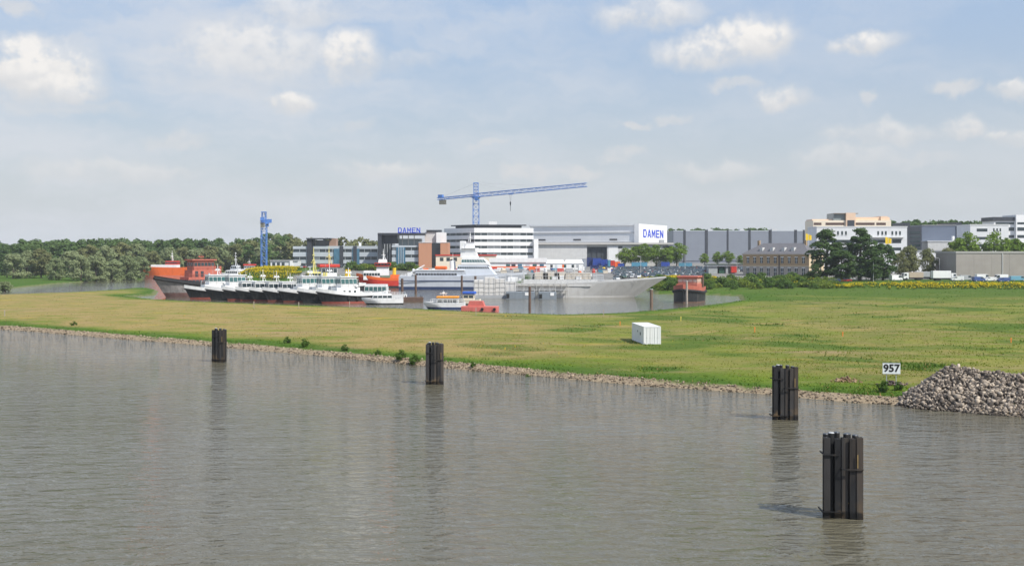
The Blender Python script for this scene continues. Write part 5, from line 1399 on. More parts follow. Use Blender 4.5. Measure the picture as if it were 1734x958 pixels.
# rapeseed in flower and meadow grass: nobody could count these
def blades(P, hgt, wid, r, lean=.35):
    n = len(P); a = r.uniform(0, 2 * np.pi, n); dx = np.stack([np.cos(a), np.sin(a), 0 * a], 1)
    ln = r.normal(size=(n, 3)) * lean; ln[:, 2] = 1; ln /= np.linalg.norm(ln, axis=1, keepdims=True)
    tip = P + ln * hgt[:, None]
    V = np.stack([P - dx * wid[:, None], P + dx * wid[:, None], tip], 1).reshape(-1, 3)
    return V, np.arange(3 * n).reshape(n, 3)
def rape(regions, seed):
    r = np.random.default_rng(seed); PV = []; FV = []; MI = []; o = 0
    for (px0, px1, Y0, Y1, n, h) in regions:
        Y = r.uniform(Y0, Y1, n); px = r.uniform(px0, px1, n)
        px += wob(Y, px, 7.0, seed) * 6
        X = gx(px, Y); d = shore_dist(X, Y); k = (d > 3) & (wob(X, Y, 6, 3) + r.normal(size=n) * .4 > -.15); X, Y = X[k], Y[k]
        Z = ground_z(X, Y)
        P = np.stack([X, Y, Z], 1); m_ = len(P)
        hh = h * r.uniform(.7, 1.2, m_)
        V, Fc = leaf_quads(P + np.stack([0 * hh, 0 * hh, hh], 1) + r.normal(size=(m_, 3)) * .12, (lambda q: q / np.linalg.norm(q, axis=1, keepdims=True))(r.normal(size=(m_, 3)) + np.array([0, -.3, .8])), .24, r)
        PV.append(V); FV.append(Fc + o); MI.append(np.zeros(len(Fc))); o += len(V)
        q = np.repeat(P, 2, 0); q = q + np.stack([r.normal(size=len(q)) * .3, r.normal(size=len(q)) * .3, np.repeat(hh, 2) * r.uniform(.15, .8, len(q))], 1)
        V, Fc = leaf_quads(q, (lambda q: q / np.linalg.norm(q, axis=1, keepdims=True))(r.normal(size=q.shape) + np.array([0, -.5, .4])), .30, r)
        PV.append(V); FV.append(Fc + o); MI.append(np.ones(len(Fc))); o += len(V)
    me = fast_mesh('rapeseed', np.concatenate(PV), np.concatenate(FV), [leaf_mat('rape_flowers', (.50,.38,.012), (.66,.54,.03), .2), leaf_mat('rape_stems', (.07,.115,.02), (.13,.18,.03), .2)], mat_idx=np.concatenate(MI))
    ob = bpy.data.objects.new('rapeseed', me); col.objects.link(ob)
    return tag(ob, 'bright yellow rapeseed in flower on mound and banks', 'flowers', kind='stuff')
rape([(404, 505, 541, 574, 11000, 1.3), (404, 505, 518, 541, 4500, .7), (1076, 1152, 446, 460, 3000, 1.3), (1185, 1212, 446, 456, 500, 1.2), (1398, 1440, 398, 410, 700, 1.0), (1500, 1740, 402, 419, 4600, 1.0), (1500, 1740, 392, 402, 500, .8), (1440, 1500, 400, 418, 400, 1.0), (1262, 1400, 418, 440, 500, 1.0)], 5)

def meadow_grass():
    r = np.random.default_rng(9); n = 260000
    inv = r.uniform(1 / 420., 1 / 88., n); Y = 1 / inv; X = r.uniform(-.60, .60, n) * Y
    d = shore_dist(X, Y); k = d > .95; X, Y, d = X[k], Y[k], d[k]
    clump = wob(X, Y, 1.3, 1) + .7 * wob(X, Y, 4.2, 2) + r.normal(size=len(X)) * .6
    k = clump > .15; X, Y, d, clump = X[k], Y[k], d[k], clump[k]
    tall = smoothstep(.25, .7, wob(X, Y * .8, 10, 7) * .6 + wob(X, Y, 4.1, 9) * .5) * smoothstep(4, 8, d) * smoothstep(-50, 20, X)
    for qx, qy, qs in ((18.6, 154.6, 1.6), (20.0, 154.6, 1.6), (17.6, 158, 1.3), (17.2, 161, 1.3), (17, 164, 1.3), (36.5, 107, .9), (37.3, 106.8, .8)):
        tall = np.maximum(tall, np.exp(-((X - qx) ** 2 + (Y - qy) ** 2) / qs ** 2))
    Z = ground_z(X, Y, d)
    h = (1 + 1.3 * tall) * r.uniform(.08, .26, len(X)) * np.where(d < 2.6, 2.2, np.where(d < 6, 1.3, 1.0)) * np.where(X > 30, 1.15, .8); w = .03 + .00034 * Y
    V, Fc = blades(np.stack([X, Y, Z - .03], 1), h, w * r.uniform(.7, 1.4, len(X)), r, 1.1)
    dryness = smoothstep(30, -12, X + wob(X, Y, 14, 1) * 12) * smoothstep(3, 13, d + wob(X, Y, 8, 4) * 3) * smoothstep(430, 330, Y)
    pick = r.random(len(X))
    mi = np.where(pick < dryness * .75 + .10, 1, np.where(pick > .94, 2, 0))
    lushz = .8 * smoothstep(255, 325, Y - X * .15 + wob(X, Y, 14, 6) * 30 + wob(X, Y, 4, 3) * 12) * smoothstep(38, 75, X)
    lushz = np.maximum(lushz, .75 * smoothstep(.2, .8, wob(X, Y * .8, 17, 11) + .5 * wob(X, Y, 5, 12)) * smoothstep(-25, 25, X))
    mi = np.where((mi <= 1) & (lushz > r.random(len(X))), 3, mi)
    mi = np.where((mi == 0) & ((d < 6.5) | (Y > 385)), 3, mi)
    mi = np.where((mi == 0) & (tall > r.random(len(X))), 3, mi)
    mi = np.where((mi == 2) & (dryness < .3), 0, mi)
    me = fast_mesh('meadow_grass', V, Fc, [leaf_mat('grass_green', (.100,.142,.010), (.195,.225,.022), .4), leaf_mat('grass_dry', (.235,.172,.056), (.365,.270,.110), .4), leaf_mat('buttercups', (.40,.28,.03), (.52,.38,.05), .2), leaf_mat('grass_lush', (.037,.088,.009), (.084,.15,.018), .4)], mat_idx=mi)
    ob = bpy.data.objects.new('meadow_grass', me); col.objects.link(ob)
    tag(ob, 'mixed dry and green meadow grass on the river flat', 'grass', kind='stuff')
meadow_grass()

# ------------------------------------------------------------------ stones
def rock_protos(k, seed):
    r = np.random.default_rng(seed); out = []
    for _ in range(k):
        p = r.normal(size=(11, 3)); p /= np.linalg.norm(p, axis=1, keepdims=True); p *= r.uniform(.75, 1.1, (11, 1)) * r.uniform(.7, 1.35, 3)
        bm = bmesh.new()
        for q in p: bm.verts.new(q)
        bmesh.ops.convex_hull(bm, input=bm.verts[:])
        bmesh.ops.delete(bm, geom=[v for v in bm.verts if not v.link_faces], context='VERTS')
        bmesh.ops.triangulate(bm, faces=bm.faces[:]); bmesh.ops.recalc_face_normals(bm, faces=bm.faces)
        bm.verts.index_update()
        out.append((np.array([v.co[:] for v in bm.verts]), np.array([[q.index for q in f.verts] for f in bm.faces]))); bm.free()
    return out
RP = rock_protos(14, 3)
def stone_mat(name, c0, c1, c2):
    m = bpy.data.materials.new(name); m.use_nodes = True
    nt = m.node_tree; N, L = nt.nodes, nt.links; b = N['Principled BSDF']; b.inputs['Roughness'].default_value = .9; b.inputs['Specular IOR Level'].default_value = .2
    g = N.new('ShaderNodeNewGeometry'); cr = N.new('ShaderNodeValToRGB'); L.new(g.outputs['Random Per Island'], cr.inputs[0])
    e = cr.color_ramp.elements; e[0].color = (*c0, 1); e[1].color = (*c2, 1); n_ = e.new(.5); n_.color = (*c1, 1)
    nz = N.new('ShaderNodeTexNoise'); nz.inputs['Scale'].default_value = 5; nz.inputs['Detail'].default_value = 6; L.new(g.outputs['Position'], nz.inputs['Vector'])
    mr = N.new('ShaderNodeMapRange'); mr.inputs[1].default_value = .3; mr.inputs[2].default_value = .7; mr.inputs[3].default_value = .72; mr.inputs[4].default_value = 1.25; L.new(nz.outputs[0], mr.inputs[0])
    # tide mark: stones stay wet and dark just above the water
    sp = N.new('ShaderNodeSeparateXYZ'); L.new(g.outputs['Position'], sp.inputs[0])
    wt = N.new('ShaderNodeMapRange'); wt.inputs[1].default_value = .05; wt.inputs[2].default_value = .32; wt.inputs[3].default_value = .30; wt.inputs[4].default_value = 1; L.new(sp.outputs[2], wt.inputs[0])
    mu = N.new('ShaderNodeMath'); mu.operation = 'MULTIPLY'; L.new(mr.outputs[0], mu.inputs[0]); L.new(wt.outputs[0], mu.inputs[1])
    sc = N.new('ShaderNodeVectorMath'); sc.operation = 'SCALE'; L.new(cr.outputs[0], sc.inputs[0]); L.new(mu.outputs[0], sc.inputs['Scale']); L.new(sc.outputs[0], b.inputs['Base Color'])
    bp = N.new('ShaderNodeBump'); bp.inputs['Strength'].default_value = .5; bp.inputs['Distance'].default_value = .05; L.new(nz.outputs[0], bp.inputs['Height']); L.new(bp.outputs[0], b.inputs['Normal'])
    return m
def stones(name, P, size, m, label, seed, extra=None, cat='stones'):
    r = np.random.default_rng(seed); Vs = []; Fs = []; o = 0
    for p, s in zip(P, size):
        v, f = RP[r.integers(len(RP))]
        q = r.normal(size=4); q /= np.linalg.norm(q); w, x, y, z = q
        Rm = np.array([[1-2*(y*y+z*z), 2*(x*y-z*w), 2*(x*z+y*w)], [2*(x*y+z*w), 1-2*(x*x+z*z), 2*(y*z-x*w)], [2*(x*z-y*w), 2*(y*z+x*w), 1-2*(x*x+y*y)]])
        Vs.append(v @ Rm.T * s + p); Fs.append(f + o); o += len(v)
    if extra is not None: Vs.append(extra[0]); Fs.append(extra[1] + o)
    ob = bpy.data.objects.new(name, fast_mesh(name, np.concatenate(Vs), np.concatenate(Fs), m)); col.objects.link(ob)
    return tag(ob, label, cat, kind='stuff')
rubble = stone_mat('rubble_stone', (.065,.056,.049), (.205,.168,.134), (.44,.37,.29))
bankst = stone_mat('bank_stone', (.11,.085,.058), (.26,.20,.138), (.42,.335,.245))
# the tipped rubble heap at the right: a ridge along the shore
A0 = np.array([39.3, 100.8]); Ad = np.array([.78, -.63]); An = np.array([.63, .78])
def heap_z(x, y):
    t = (x - A0[0]) * Ad[0] + (y - A0[1]) * Ad[1]; n = (x - A0[0]) * An[0] + (y - A0[1]) * An[1]
    tt = np.maximum(0, -t); rr_ = np.sqrt(tt ** 2 + n ** 2)
    top = 3.55 - .115 * np.clip(t, 0, 9) - .4 * np.maximum(t - 24, 0) + .16 * wob(x, y, 2.3, 2)
    return top - rr_ * .74 - .12 * np.clip(n, 0, 9)
r = np.random.default_rng(17); P = []; S = []
while len(P) < 7600:
    t = r.uniform(-5.5, 17) if r.random() < .62 else r.uniform(17, 33); n = r.uniform(-6.2, 5.0); x, y = A0 + Ad * t + An * n
    z = float(heap_z(x, y)); g_ = gz0(x, y)
    if n > -1.5 and z < g_ - .15: continue
    if z < g_ - .75 or (z < g_ and t < -3.2): continue
    z = max(z, g_)
    if z < -.30: continue
    P.append((x, y, z + r.uniform(-.12, .10))); S.append(r.uniform(.12, .27) * (1.35 if r.random() < .10 else 1))
gxs, gys = np.meshgrid(np.linspace(-6.5, 36, 130), np.linspace(-7, 6, 44))
hx = A0[0] + Ad[0] * gxs + An[0] * gys; hy = A0[1] + Ad[1] * gxs + An[1] * gys; hz_ = heap_z(hx, hy) - .15
ii = np.arange(hx.size).reshape(hx.shape)
ft = np.concatenate([np.stack([ii[:-1, :-1], ii[:-1, 1:], ii[1:, 1:]], -1).reshape(-1, 3), np.stack([ii[:-1, :-1], ii[1:, 1:], ii[1:, :-1]], -1).reshape(-1, 3)])
hv = np.stack([hx, hy, np.maximum(hz_, -1.0)], -1).reshape(-1, 3)
stones('rubble_heap', P, S, rubble, 'big heap of broken grey brown rubble at the right bank', 5, (hv, ft), 'rubble heap')
# stone pitching along the river bank
P = []; S = []
pts_ = SH[1:14]
seg = []
for a, b in zip(pts_[:-1], pts_[1:]):
    ln = np.hypot(*(b - a)); seg.append((a, b, ln))
r = np.random.default_rng(23)
for a, b, ln in seg:
    dr = (b - a) / ln; nn = np.array([-dr[1], dr[0]]); nn = nn if nn[1] > 0 else -nn
    Ym = (a[1] + b[1]) / 2
    for _ in range(int(ln * (30 if Ym < 150 else 15))):
        p = a + dr * r.uniform(0, ln) + nn * r.uniform(-.4, 1.25); g_ = gz0(p[0], p[1])
        if g_ < -.25: continue
        P.append((p[0], p[1], g_ + r.uniform(-.06, .05))); S.append(r.uniform(.05, .16) * (.8 + Ym / 500))
stones('bank_stones', P, S, bankst, 'pale stone pitching along the water\'s edge', 6)
for px, py, wd, n, lab in ((1511, 646, 1.0, 70, 'small dark stone pile at the foot of the kilometre sign'), (1430, 640, 1.1, 60, 'low reddish brown spoil patch left of the kilometre sign')):
    x, y = G(px, py, 1.05); q = r.normal(size=(n, 2)) * np.array([wd * .6, wd * .5])
    P = [(x + a, y + b, gz0(x, y) + max(0, .38 - .3 * math.hypot(a, b) / wd) * r.uniform(.2, 1)) for a, b in q]
    stones('stone_pile', P, r.uniform(.10, .24, n), stone_mat('dark_stone', (.05,.042,.04), (.12,.09,.08), (.22,.16,.13)) if 'dark' in lab else stone_mat('spoil', (.16,.10,.06), (.24,.16,.09), (.33,.24,.15)), lab, 7)

# ------------------------------------------------------------------ foreground things
def steel_pile_mat(c=(.019,.019,.020), nm='pile_steel'):
    m = M(nm, c, .55, .35, 1.3, metal=.0, bump=.25, streak=.6, dirt=(.105,.080,.058), spec=.25, stretch=(1,1,.35))
    nt = m.node_tree; N, L = nt.nodes, nt.links; b = N['Principled BSDF']
    src = b.inputs['Base Color'].links[0].from_socket
    g = N.new('ShaderNodeNewGeometry'); sp = N.new('ShaderNodeSeparateXYZ'); L.new(g.outputs['Position'], sp.inputs[0])
    nz = N.new('ShaderNodeTexNoise'); nz.inputs['Scale'].default_value = 3; nz.inputs['Detail'].default_value = 5; L.new(g.outputs['Position'], nz.inputs['Vector'])
    ad = N.new('ShaderNodeMath'); ad.operation = 'MULTIPLY_ADD'; L.new(nz.outputs[0], ad.inputs[0]); ad.inputs[1].default_value = 1.6; L.new(sp.outputs[2], ad.inputs[2])
    # rust and silt left by high water
    mr = N.new('ShaderNodeMapRange'); mr.inputs[1].default_value = 1.9; mr.inputs[2].default_value = 1.0; mr.inputs[4].default_value = .85; L.new(ad.outputs[0], mr.inputs[0])
    n2 = N.new('ShaderNodeTexNoise'); n2.inputs['Scale'].default_value = 1.5; n2.inputs['Detail'].default_value = 4; L.new(g.outputs['Position'], n2.inputs['Vector'])
    r2 = N.new('ShaderNodeMapRange'); r2.inputs[1].default_value = .5; r2.inputs[2].default_value = .66; L.new(n2.outputs[0], r2.inputs[0])
    mu = N.new('ShaderNodeMath'); mu.operation = 'MULTIPLY'; L.new(mr.outputs[0], mu.inputs[0]); L.new(r2.outputs[0], mu.inputs[1])
    mx = N.new('ShaderNodeMix'); mx.data_type = 'RGBA'; L.new(mu.outputs[0], mx.inputs[0]); L.new(src, mx.inputs[6]); mx.inputs[7].default_value = (.19,.125,.06,1)
    wet = N.new('ShaderNodeMapRange'); wet.inputs[1].default_value = .30; wet.inputs[2].default_value = .42; wet.inputs[3].default_value = .35; wet.inputs[4].default_value = 1; L.new(sp.outputs[2], wet.inputs[0])
    ws = N.new('ShaderNodeVectorMath'); ws.operation = 'SCALE'; L.new(mx.outputs[2], ws.inputs[0]); L.new(wet.outputs[0], ws.inputs['Scale'])
    L.new(ws.outputs[0], b.inputs['Base Color'])
    return m
pilem = steel_pile_mat()
pilew = steel_pile_mat((.040,.038,.037), 'worn_pile_steel')
tubem = M('pile_tube', (.012,.012,.0125), .6, .3, 1.2, bump=.2, streak=.4, dirt=(.05,.042,.036), stretch=(1,1,.3))
def hpile(mb, x, y, b, h, z0, z1, rz):
    """H section: two flanges and a web"""
    t = .05
    mb.box(x - b/2, x + b/2, y - h/2, y - h/2 + t, z0, z1, rz=rz, c=(x, y)); mb.box(x - b/2, x + b/2, y + h/2 - t, y + h/2, z0, z1, rz=rz, c=(x, y))
    mb.box(x - t/2, x + t/2, y - h/2 + t + .002, y + h/2 - t - .002, z0, z1, rz=rz, c=(x, y))
def dolphin(px, py, top, width, label, seed, rz, big=False):
    r = random.Random(seed); x0, y0 = G(px, py, 0)
    root = empty('mooring_dolphin', (x0, y0 + .5, 0), rz, label, 'dolphin', 'mooring dolphins standing in the river')
    zt = gz(top, y0); k = width / 1.94
    fx = [-.80, -.24, .10, .47, .81]
    tops = [-.10, -.22, -.16, -.14, -.08]
    for i, x in enumerate(fx):
        mb = MB(); hpile(mb, x * k, -.30 + .04 * (i % 2) - (.18 if i > 2 else 0), .33, .34, -3, zt + tops[i] + r.uniform(-.04, .04), 0)
        mb.build('steel_pile', (pilem, pilew)[(i + seed) % 2], root, bevel=.006)
    for i, (x, y) in enumerate(((-.52, -.10), (.22, -.2), (-.66, .52), (-.1, .55), (.45, .50), (.78, .3))):
        zz_ = zt + (.06, .02, -.1, -.02, -.08, -.12)[i]
        o = MB().tube((x * k, y, -3), (x * k, y, zz_), .155, .155, 14).build('pipe_pile', tubem, root, smooth=False)
        MB().tube((x * k, y, zz_ + .002), (x * k, y, zz_ + .05), .165, .13, 14).build('pile_cap', grey if i == 0 else dark, o)
    for z, xa, xb, y in ((zt * .765, -.97, -.16, -.525), (zt * .60, -.12, .97, -.70), (zt * .08, -1.05, .1, -.53)):
        MB().box(xa * k, xb * k, y - .03, y + .03, z - .035, z + .035).box(xa * k, xa * k + .06, y + .032, .6, z - .035, z + .035).box(xb * k - .06, xb * k, y + .032, .6, z - .035, z + .035).build('waling', pilem, root)
    MB().box(.66 * k, .70 * k, -.74, -.71, zt * .62, zt * .78).build('ladder_rail', mat('rusty_fitting', (.32,.22,.08), .8, .2, 4), root)
    MB().tube((-.2 * k, .1, zt * .3), (.28 * k, -.43, zt * .18), .05, n=6).build('mooring_ring', mat('rusty_fitting', ()), root)
    return root
dolphin(1429, 878, 737, 1.94, 'nearest and largest dark pile cluster at the lower right', 1, R(-4), True)
dolphin(1330, 711, 620, 1.98, 'dark pile cluster left of the kilometre sign, second nearest', 2, R(3))
dolphin(735, 651, 581, 1.80, 'grey pile cluster near the middle of the bank', 3, R(8))
dolphin(370, 613, 557, 1.62, 'leftmost pile cluster, smallest and farthest', 4, R(-6))

# kilometre sign
x, y = G(1509.5, 648, 1.05); k_ = y / F; zg = gz0(x, y)
root = empty('kilometre_sign', (x, y, zg), R(-6), 'white river kilometre board reading 957 on two short posts', 'sign')
zb_, zt_ = gz(632.5, y) - zg, gz(614.5, y) - zg
MB().box(-.83, .83, -.03, .03, zb_, zt_).build('board', mat('sign_white', (.74,.76,.78), .4, .04, 1), root, bevel=.01)
for a, b, c, d in ((-.83, .83, zb_ - .03, zb_ + .0), (-.83, .83, zt_ + .0, zt_ + .03)): MB().box(a, b, -.045, .045, c, d).build('frame', grey, root)
text_mesh('number', '957', 1.0, mat('sign_black', (.012,.012,.014), .5, .05, 1), root, (0, -.045, (zb_ + zt_) / 2), (R(90), 0, 0), .008, .03, 1.02)
for s_ in (-.45, .45): MB().tube((s_, .06, -.4), (s_, .06, zb_ + .2), .045, n=8).build('post', grey, root)

# white container lying on the meadow
x, y = G(1090, 582, .95); zg = gz0(x, y)
root = empty('white_container', (x, y, zg - .08), R(4.0), 'white shipping container standing alone on the meadow', 'container')
CW, CH, CL = 2.44, 2.55, 9.4
cw_ = mat('container_white', (.74,.745,.74), .45, .05, .6, streak=.14, dirt=(.45,.40,.34))
mb = MB(); n = 34
prof = []
for i in range(n):                                        # corrugated long sides
    a = .12 + (CL - .24) * i / n; w_ = (CL - .24) / n
    prof += [(a, 0.0), (a + w_ * .35, 0.0), (a + w_ * .5, .045), (a + w_ * .85, .045)]
for x_, sg in ((.03, 1), (CW - .03, -1)):
    mb.loft([[(x_ + sg * q, p, .15) for p, q in prof], [(x_ + sg * q, p, CH - .12) for p, q in prof]])
mb.box(.04, CW - .04, .1, CL - .1, CH - .14, CH - .02); mb.box(.05, CW - .05, .08, CL - .06, .06, .16); mb.box(.06, CW - .06, CL - .1, CL - .05, .15, CH - .12)
mb.build('body', cw_, root)
mb = MB()
for xx in (0, CW - .14):
    for yy in (0, CL - .14): mb.box(xx, xx + .14, yy, yy + .14, 0, CH)
for z_ in (.0, CH - .12):
    mb.box(.142, CW - .142, 0, .12, z_, z_ + .12); mb.box(.142, CW - .142, CL - .12, CL, z_, z_ + .12)
    for xx in (0, CW - .1): mb.box(xx, xx + .1, .142, CL - .142, z_, z_ + .12)
mb.build('frame', cw_, root, bevel=.01)
for i, (a, b) in enumerate(((.15, CW / 2 - .01), (CW / 2 + .01, CW - .15))):
    d_ = MB().box(a, b, .03, .08, .13, CH - .13).build('door', cw_, root, bevel=.008)
    for q in (.3, .72):
        xx = a + (b - a) * q
        MB().tube((xx, .0, .14), (xx, .0, CH - .14), .022, n=6).box(xx - .09, xx + .09, -.015, .028, 1.0, 1.05).build('lock_bar', lightgrey, d_)
MB().box(-.012, .028, 2.4, 2.9, 1.2, 1.6).build('vent', mat('dark_vent', (.06,.10,.08), .6, .1, 1), root)
MB().box(-.012, .028, 4.6, 4.85, 1.5, 1.75).build('vent', mat('dark_vent', ()), root)

# marker stakes in the meadow
wst = mat('bleached_timber', ()); yst = mat('stake_yellow', (.62,.52,.10), .7, .1, 2); ost = mat('stake_orange', (.70,.22,.04), .7, .1, 2)
for px, pb, pt, m_, lab in ((430, 521, 509, wst, 'thin grey stake on the meadow in front of the tugs'), (506, 520, 510, wst, 'pale short stake before the middle tugs'), (592, 520, 509, wst, 'pale stake before the rightmost tug'),
                            (1153, 544, 536, yst, 'yellow marker stake right of the white container'), (1278, 563, 553, ost, 'orange and yellow stake in the meadow right of the container'), (1050, 551, 544, ost, 'orange stake left of the white container'),
                            (8, 535, 525, wst, 'whitish post at the far left meadow edge'), (1427, 569, 561, ost, 'orange stake in the right meadow'), (1712, 580, 572, ost, 'orange stake near the right edge of the meadow'), (806, 533, 520, wst, 'slim stake at the grass edge below the red pontoon'), (1022, 535, 524, wst, 'slim stake at the basin edge before the naval hull')):
    x, y = G(px, pb, 1.0); z = gz0(x, y); h = (pb - pt) * y / F
    root = empty('marker_stake', (x, y, z), 0, lab, 'stake', 'marker stakes in the meadow')
    MB().box(-.06, .06, -.06, .06, -.3, h).build('post', m_, root)
    MB().box(-.09, .09, -.075, -.062, h * .6, h * .95).build('marker_plate', m_, root)

# ------------------------------------------------------------------ vehicles
def car_mesh(L, W_, Hh, cab0, cab1, name):
    mb = MB(); w = W_ / 2
    prof = [(-L/2, .28), (L/2, .28), (L/2 + .02, .62), (L/2 - .15, .80), (cab1 + .55, .92), (-L/2 + .05, .95), (-L/2 - .02, .6)]
    mb.side(prof, -w, w, 0)
    a0, a1 = cab0, cab1
    vs = [(a0 - .25, -w + .06, .93), (a1 + .55, -w + .06, .90), (a1 + .55, w - .06, .90), (a0 - .25, w - .06, .93), (a0 + .2, -w + .2, Hh), (a1 - .25, -w + .2, Hh), (a1 - .25, w - .2, Hh), (a0 + .2, w - .2, Hh)]
    mb.add(vs, [(0,1,5,4), (1,2,6,5), (2,3,7,6), (3,0,4,7)], 1)
    mb.add([vs[4], vs[5], vs[6], vs[7]], [(0, 1, 2, 3)], 0)
    for xx in (-L * .3, L * .31):
        for sg in (-1, 1): mb.tube((xx, sg * (w - .16), .31), (xx, sg * (w + .01), .31), .31, n=10, mi=2)
    mb.box(L/2 - .04, L/2 + .03, -w + .12, -w + .5, .6, .74, 3).box(L/2 - .04, L/2 + .03, w - .5, w - .12, .6, .74, 3)
    return mb
CARC = {'dark blue': (.03,.05,.11), 'silver': (.42,.43,.44), 'grey': (.15,.16,.17), 'black': (.02,.02,.022), 'white': (.72,.72,.72), 'red': (.35,.03,.03), 'green': (.04,.09,.07), 'pale blue': (.20,.29,.40)}
tyre = rubber; lampm = mat('lamp_glass', (.6,.6,.55), .1, .05, 1)
protos = {}
for cn, cc in CARC.items():
    pm = mat('car_paint_' + cn.replace(' ', '_'), cc, .22, .03, 1, spec=.6)
    for bt, (L_, Hh, c0, c1) in {'hatchback': (4.0, 1.48, -1.65, .75), 'estate': (4.6, 1.47, -2.0, .75), 'saloon': (4.5, 1.42, -1.2, .65)}.items():
        protos[cn, bt] = (pm, (L_, 1.74, Hh, c0, c1))
meshes = {}
def car(x, y, rz, cn, bt, label, group):
    if (cn, bt) not in meshes:
        pm, (L_, W_, Hh, c0, c1) = protos[cn, bt]
        o = car_mesh(L_, W_, Hh, c0, c1, 'car').build('parked_car', [pm, glass, tyre, lampm], None, bevel=0.0); meshes[cn, bt] = o.data
    else:
        o = bpy.data.objects.new('parked_car', meshes[cn, bt]); col.objects.link(o)
    o.location = (x, y, gz0(x, y)); o.rotation_euler = (0, 0, rz)
    return tag(o, label, 'car', group)
rc = random.Random(12); cols = ['dark blue'] * 5 + ['silver'] * 8 + ['grey'] * 5 + ['black'] * 3 + ['white'] * 5 + ['red'] * 2 + ['green'] * 2 + ['pale blue'] * 2
nc = 0
rows_ = []
Y = 476.0; k = 0
while Y < 626: rows_.append(Y); Y += (5.4 if k % 2 == 0 else 10.0); k += 1
rows_ += [645, 662, 680, 700, 725, 750, 775]
for Y in rows_:
    pl = 1040 if Y < 540 else 1004 if Y < 628 else 1150
    pr = 1196 if Y < 530 else 1262
    x = gx(pl, Y) + rc.uniform(0, 2); xe = gx(pr, Y)
    while x < xe and nc < 258:
        if rc.random() < .80 and not (1190 < x / Y * F + CX and 514 < Y < 532):
            cn = rc.choice(cols); bt = rc.choice(('hatchback', 'hatchback', 'estate', 'saloon'))
            car(x, Y + rc.uniform(-.4, .4), R(90 + 14 + rc.uniform(-4, 4) + (180 if rc.random() < .5 else 0)), cn, bt, '%s %s in the packed car park' % (cn, bt), 'cars in the packed car park'); nc += 1
        x += 3.0 if Y < 640 else 4.2

for i in range(34):
    px = 500 + 200 * i / 34 + rc.uniform(-2, 2); Y = rc.choice((598, 604)) if px < 640 else 588
    if rc.random() < .85: car(gx(px, Y), Y, R(rc.choice((88, 92, 270, 85))), rc.choice(cols), rc.choice(('hatchback', 'estate', 'saloon')), 'car parked along the front of the grey office', 'cars along the grey office front')

def van(px, Y, rz, m, label, L=5.2, Hh=2.3, W_=1.95, name='parked_van'):
    x = gx(px, Y); root = empty(name, (x, Y, gz0(x, Y)), rz, label, 'van', 'vehicles parked by the right hand yard')
    w = W_ / 2
    MB().side([(-L/2, .35), (L/2, .35), (L/2, .95), (L/2 - .35, 1.15), (L/2 - 1.15, Hh - .12), (L/2 - 1.5, Hh), (-L/2, Hh)], -w, w).build('body', m, root, bevel=.04)
    MB().side([(L/2 - 1.12, Hh - .22), (L/2 - .45, 1.22), (L/2 - 2.0, 1.22), (L/2 - 2.0, Hh - .22)], -w - .012, w + .012).build('side_window', glass, root)
    MB().add([(L/2 - .37, -w + .1, 1.2), (L/2 - .37, w - .1, 1.2), (L/2 - 1.10, w - .15, Hh - .18), (L/2 - 1.10, -w + .15, Hh - .18)], [(0, 1, 2, 3)]).build('windscreen', glass, root)
    for xx in (-L * .31, L * .32):
        for sg in (-1, 1):
            wh = MB().tube((xx, sg * (w - .2), .36), (xx, sg * (w + .015), .36), .36, n=12).build('wheel', rubber, root)
            MB().tube((xx, sg * (w + .016), .36), (xx, sg * (w + .03), .36), .2, n=8).build('rim', lightgrey, wh)
    for sg in (-1, 1): MB().box(L/2 - .02, L/2 + .03, sg * (w - .35) - .17, sg * (w - .35) + .17, .72, .92).build('headlight', lampm, root)
def truck(px, Y, rz, m, cabm, label, L=9.5, Hh=3.9):
    x = gx(px, Y); root = empty('parked_truck', (x, Y, gz0(x, Y)), rz, label, 'truck', 'vehicles parked by the right hand yard')
    w = 1.25
    MB().box(-L/2, L/2 - 2.3, -w, w, 1.05, Hh).build('cargo_box', m, root, bevel=.04)
    MB().box(-L/2, L/2 - .3, -.5, .5, .6, 1.0).build('chassis', dark, root)
    c = MB().side([(L/2 - 2.1, .6), (L/2, .6), (L/2, 1.6), (L/2 - .2, 2.9), (L/2 - 2.1, 3.0)], -w + .03, w - .03).build('cab', cabm, root, bevel=.05)
    MB().add([(L/2 + .01, -w + .2, 1.7), (L/2 + .01, w - .2, 1.7), (L/2 - .17, w - .25, 2.75), (L/2 - .17, -w + .25, 2.75)], [(0, 1, 2, 3)]).build('windscreen', glass, c)
    MB().side([(L/2 - 1.3, 1.7), (L/2 - .2, 1.7), (L/2 - .35, 2.6), (L/2 - 1.3, 2.6)], -w + .02, w - .02).build('side_window', glass, c)
    for xx in (-L * .33, -L * .22, L * .36):
        for sg in (-1, 1): MB().tube((xx, sg * (w - .35), .5), (xx, sg * w, .5), .5, n=12).build('wheel', rubber, root)
truck(1598, 446, R(2), white, white, 'white box truck parked left of the concrete shed')
truck(1545, 452, R(184), mat('beige_canvas', (.45,.37,.28), .7, .08, 1), white, 'beige canvas truck parked before the olive trees', 8.2, 3.2)
truck(1566, 458, R(3), grey, grey, 'grey truck half hidden behind the white box truck', 8.0, 3.2)
van(1517, 447, R(20), white, 'white van parked right of the dark trees')
van(1621, 441, R(176), white, 'white van just right of the box truck', 4.6, 1.9)
van(1664, 446, R(4), white, 'tall white van before the middle of the concrete shed', 5.6, 2.6)
van(1694, 443, R(188), white, 'white van nearest the right edge', 5.6, 2.6)
bl = mat('blue_van_paint', (.06,.10,.26), .3, .05, 1)
van(1636, 446, R(0), mat('car_paint_silver', ()), 'silver van between two white vans', 5.0, 2.2)
van(1657, 437, R(10), bl, 'dark blue van parked in front of the shed', 4.8, 1.9)
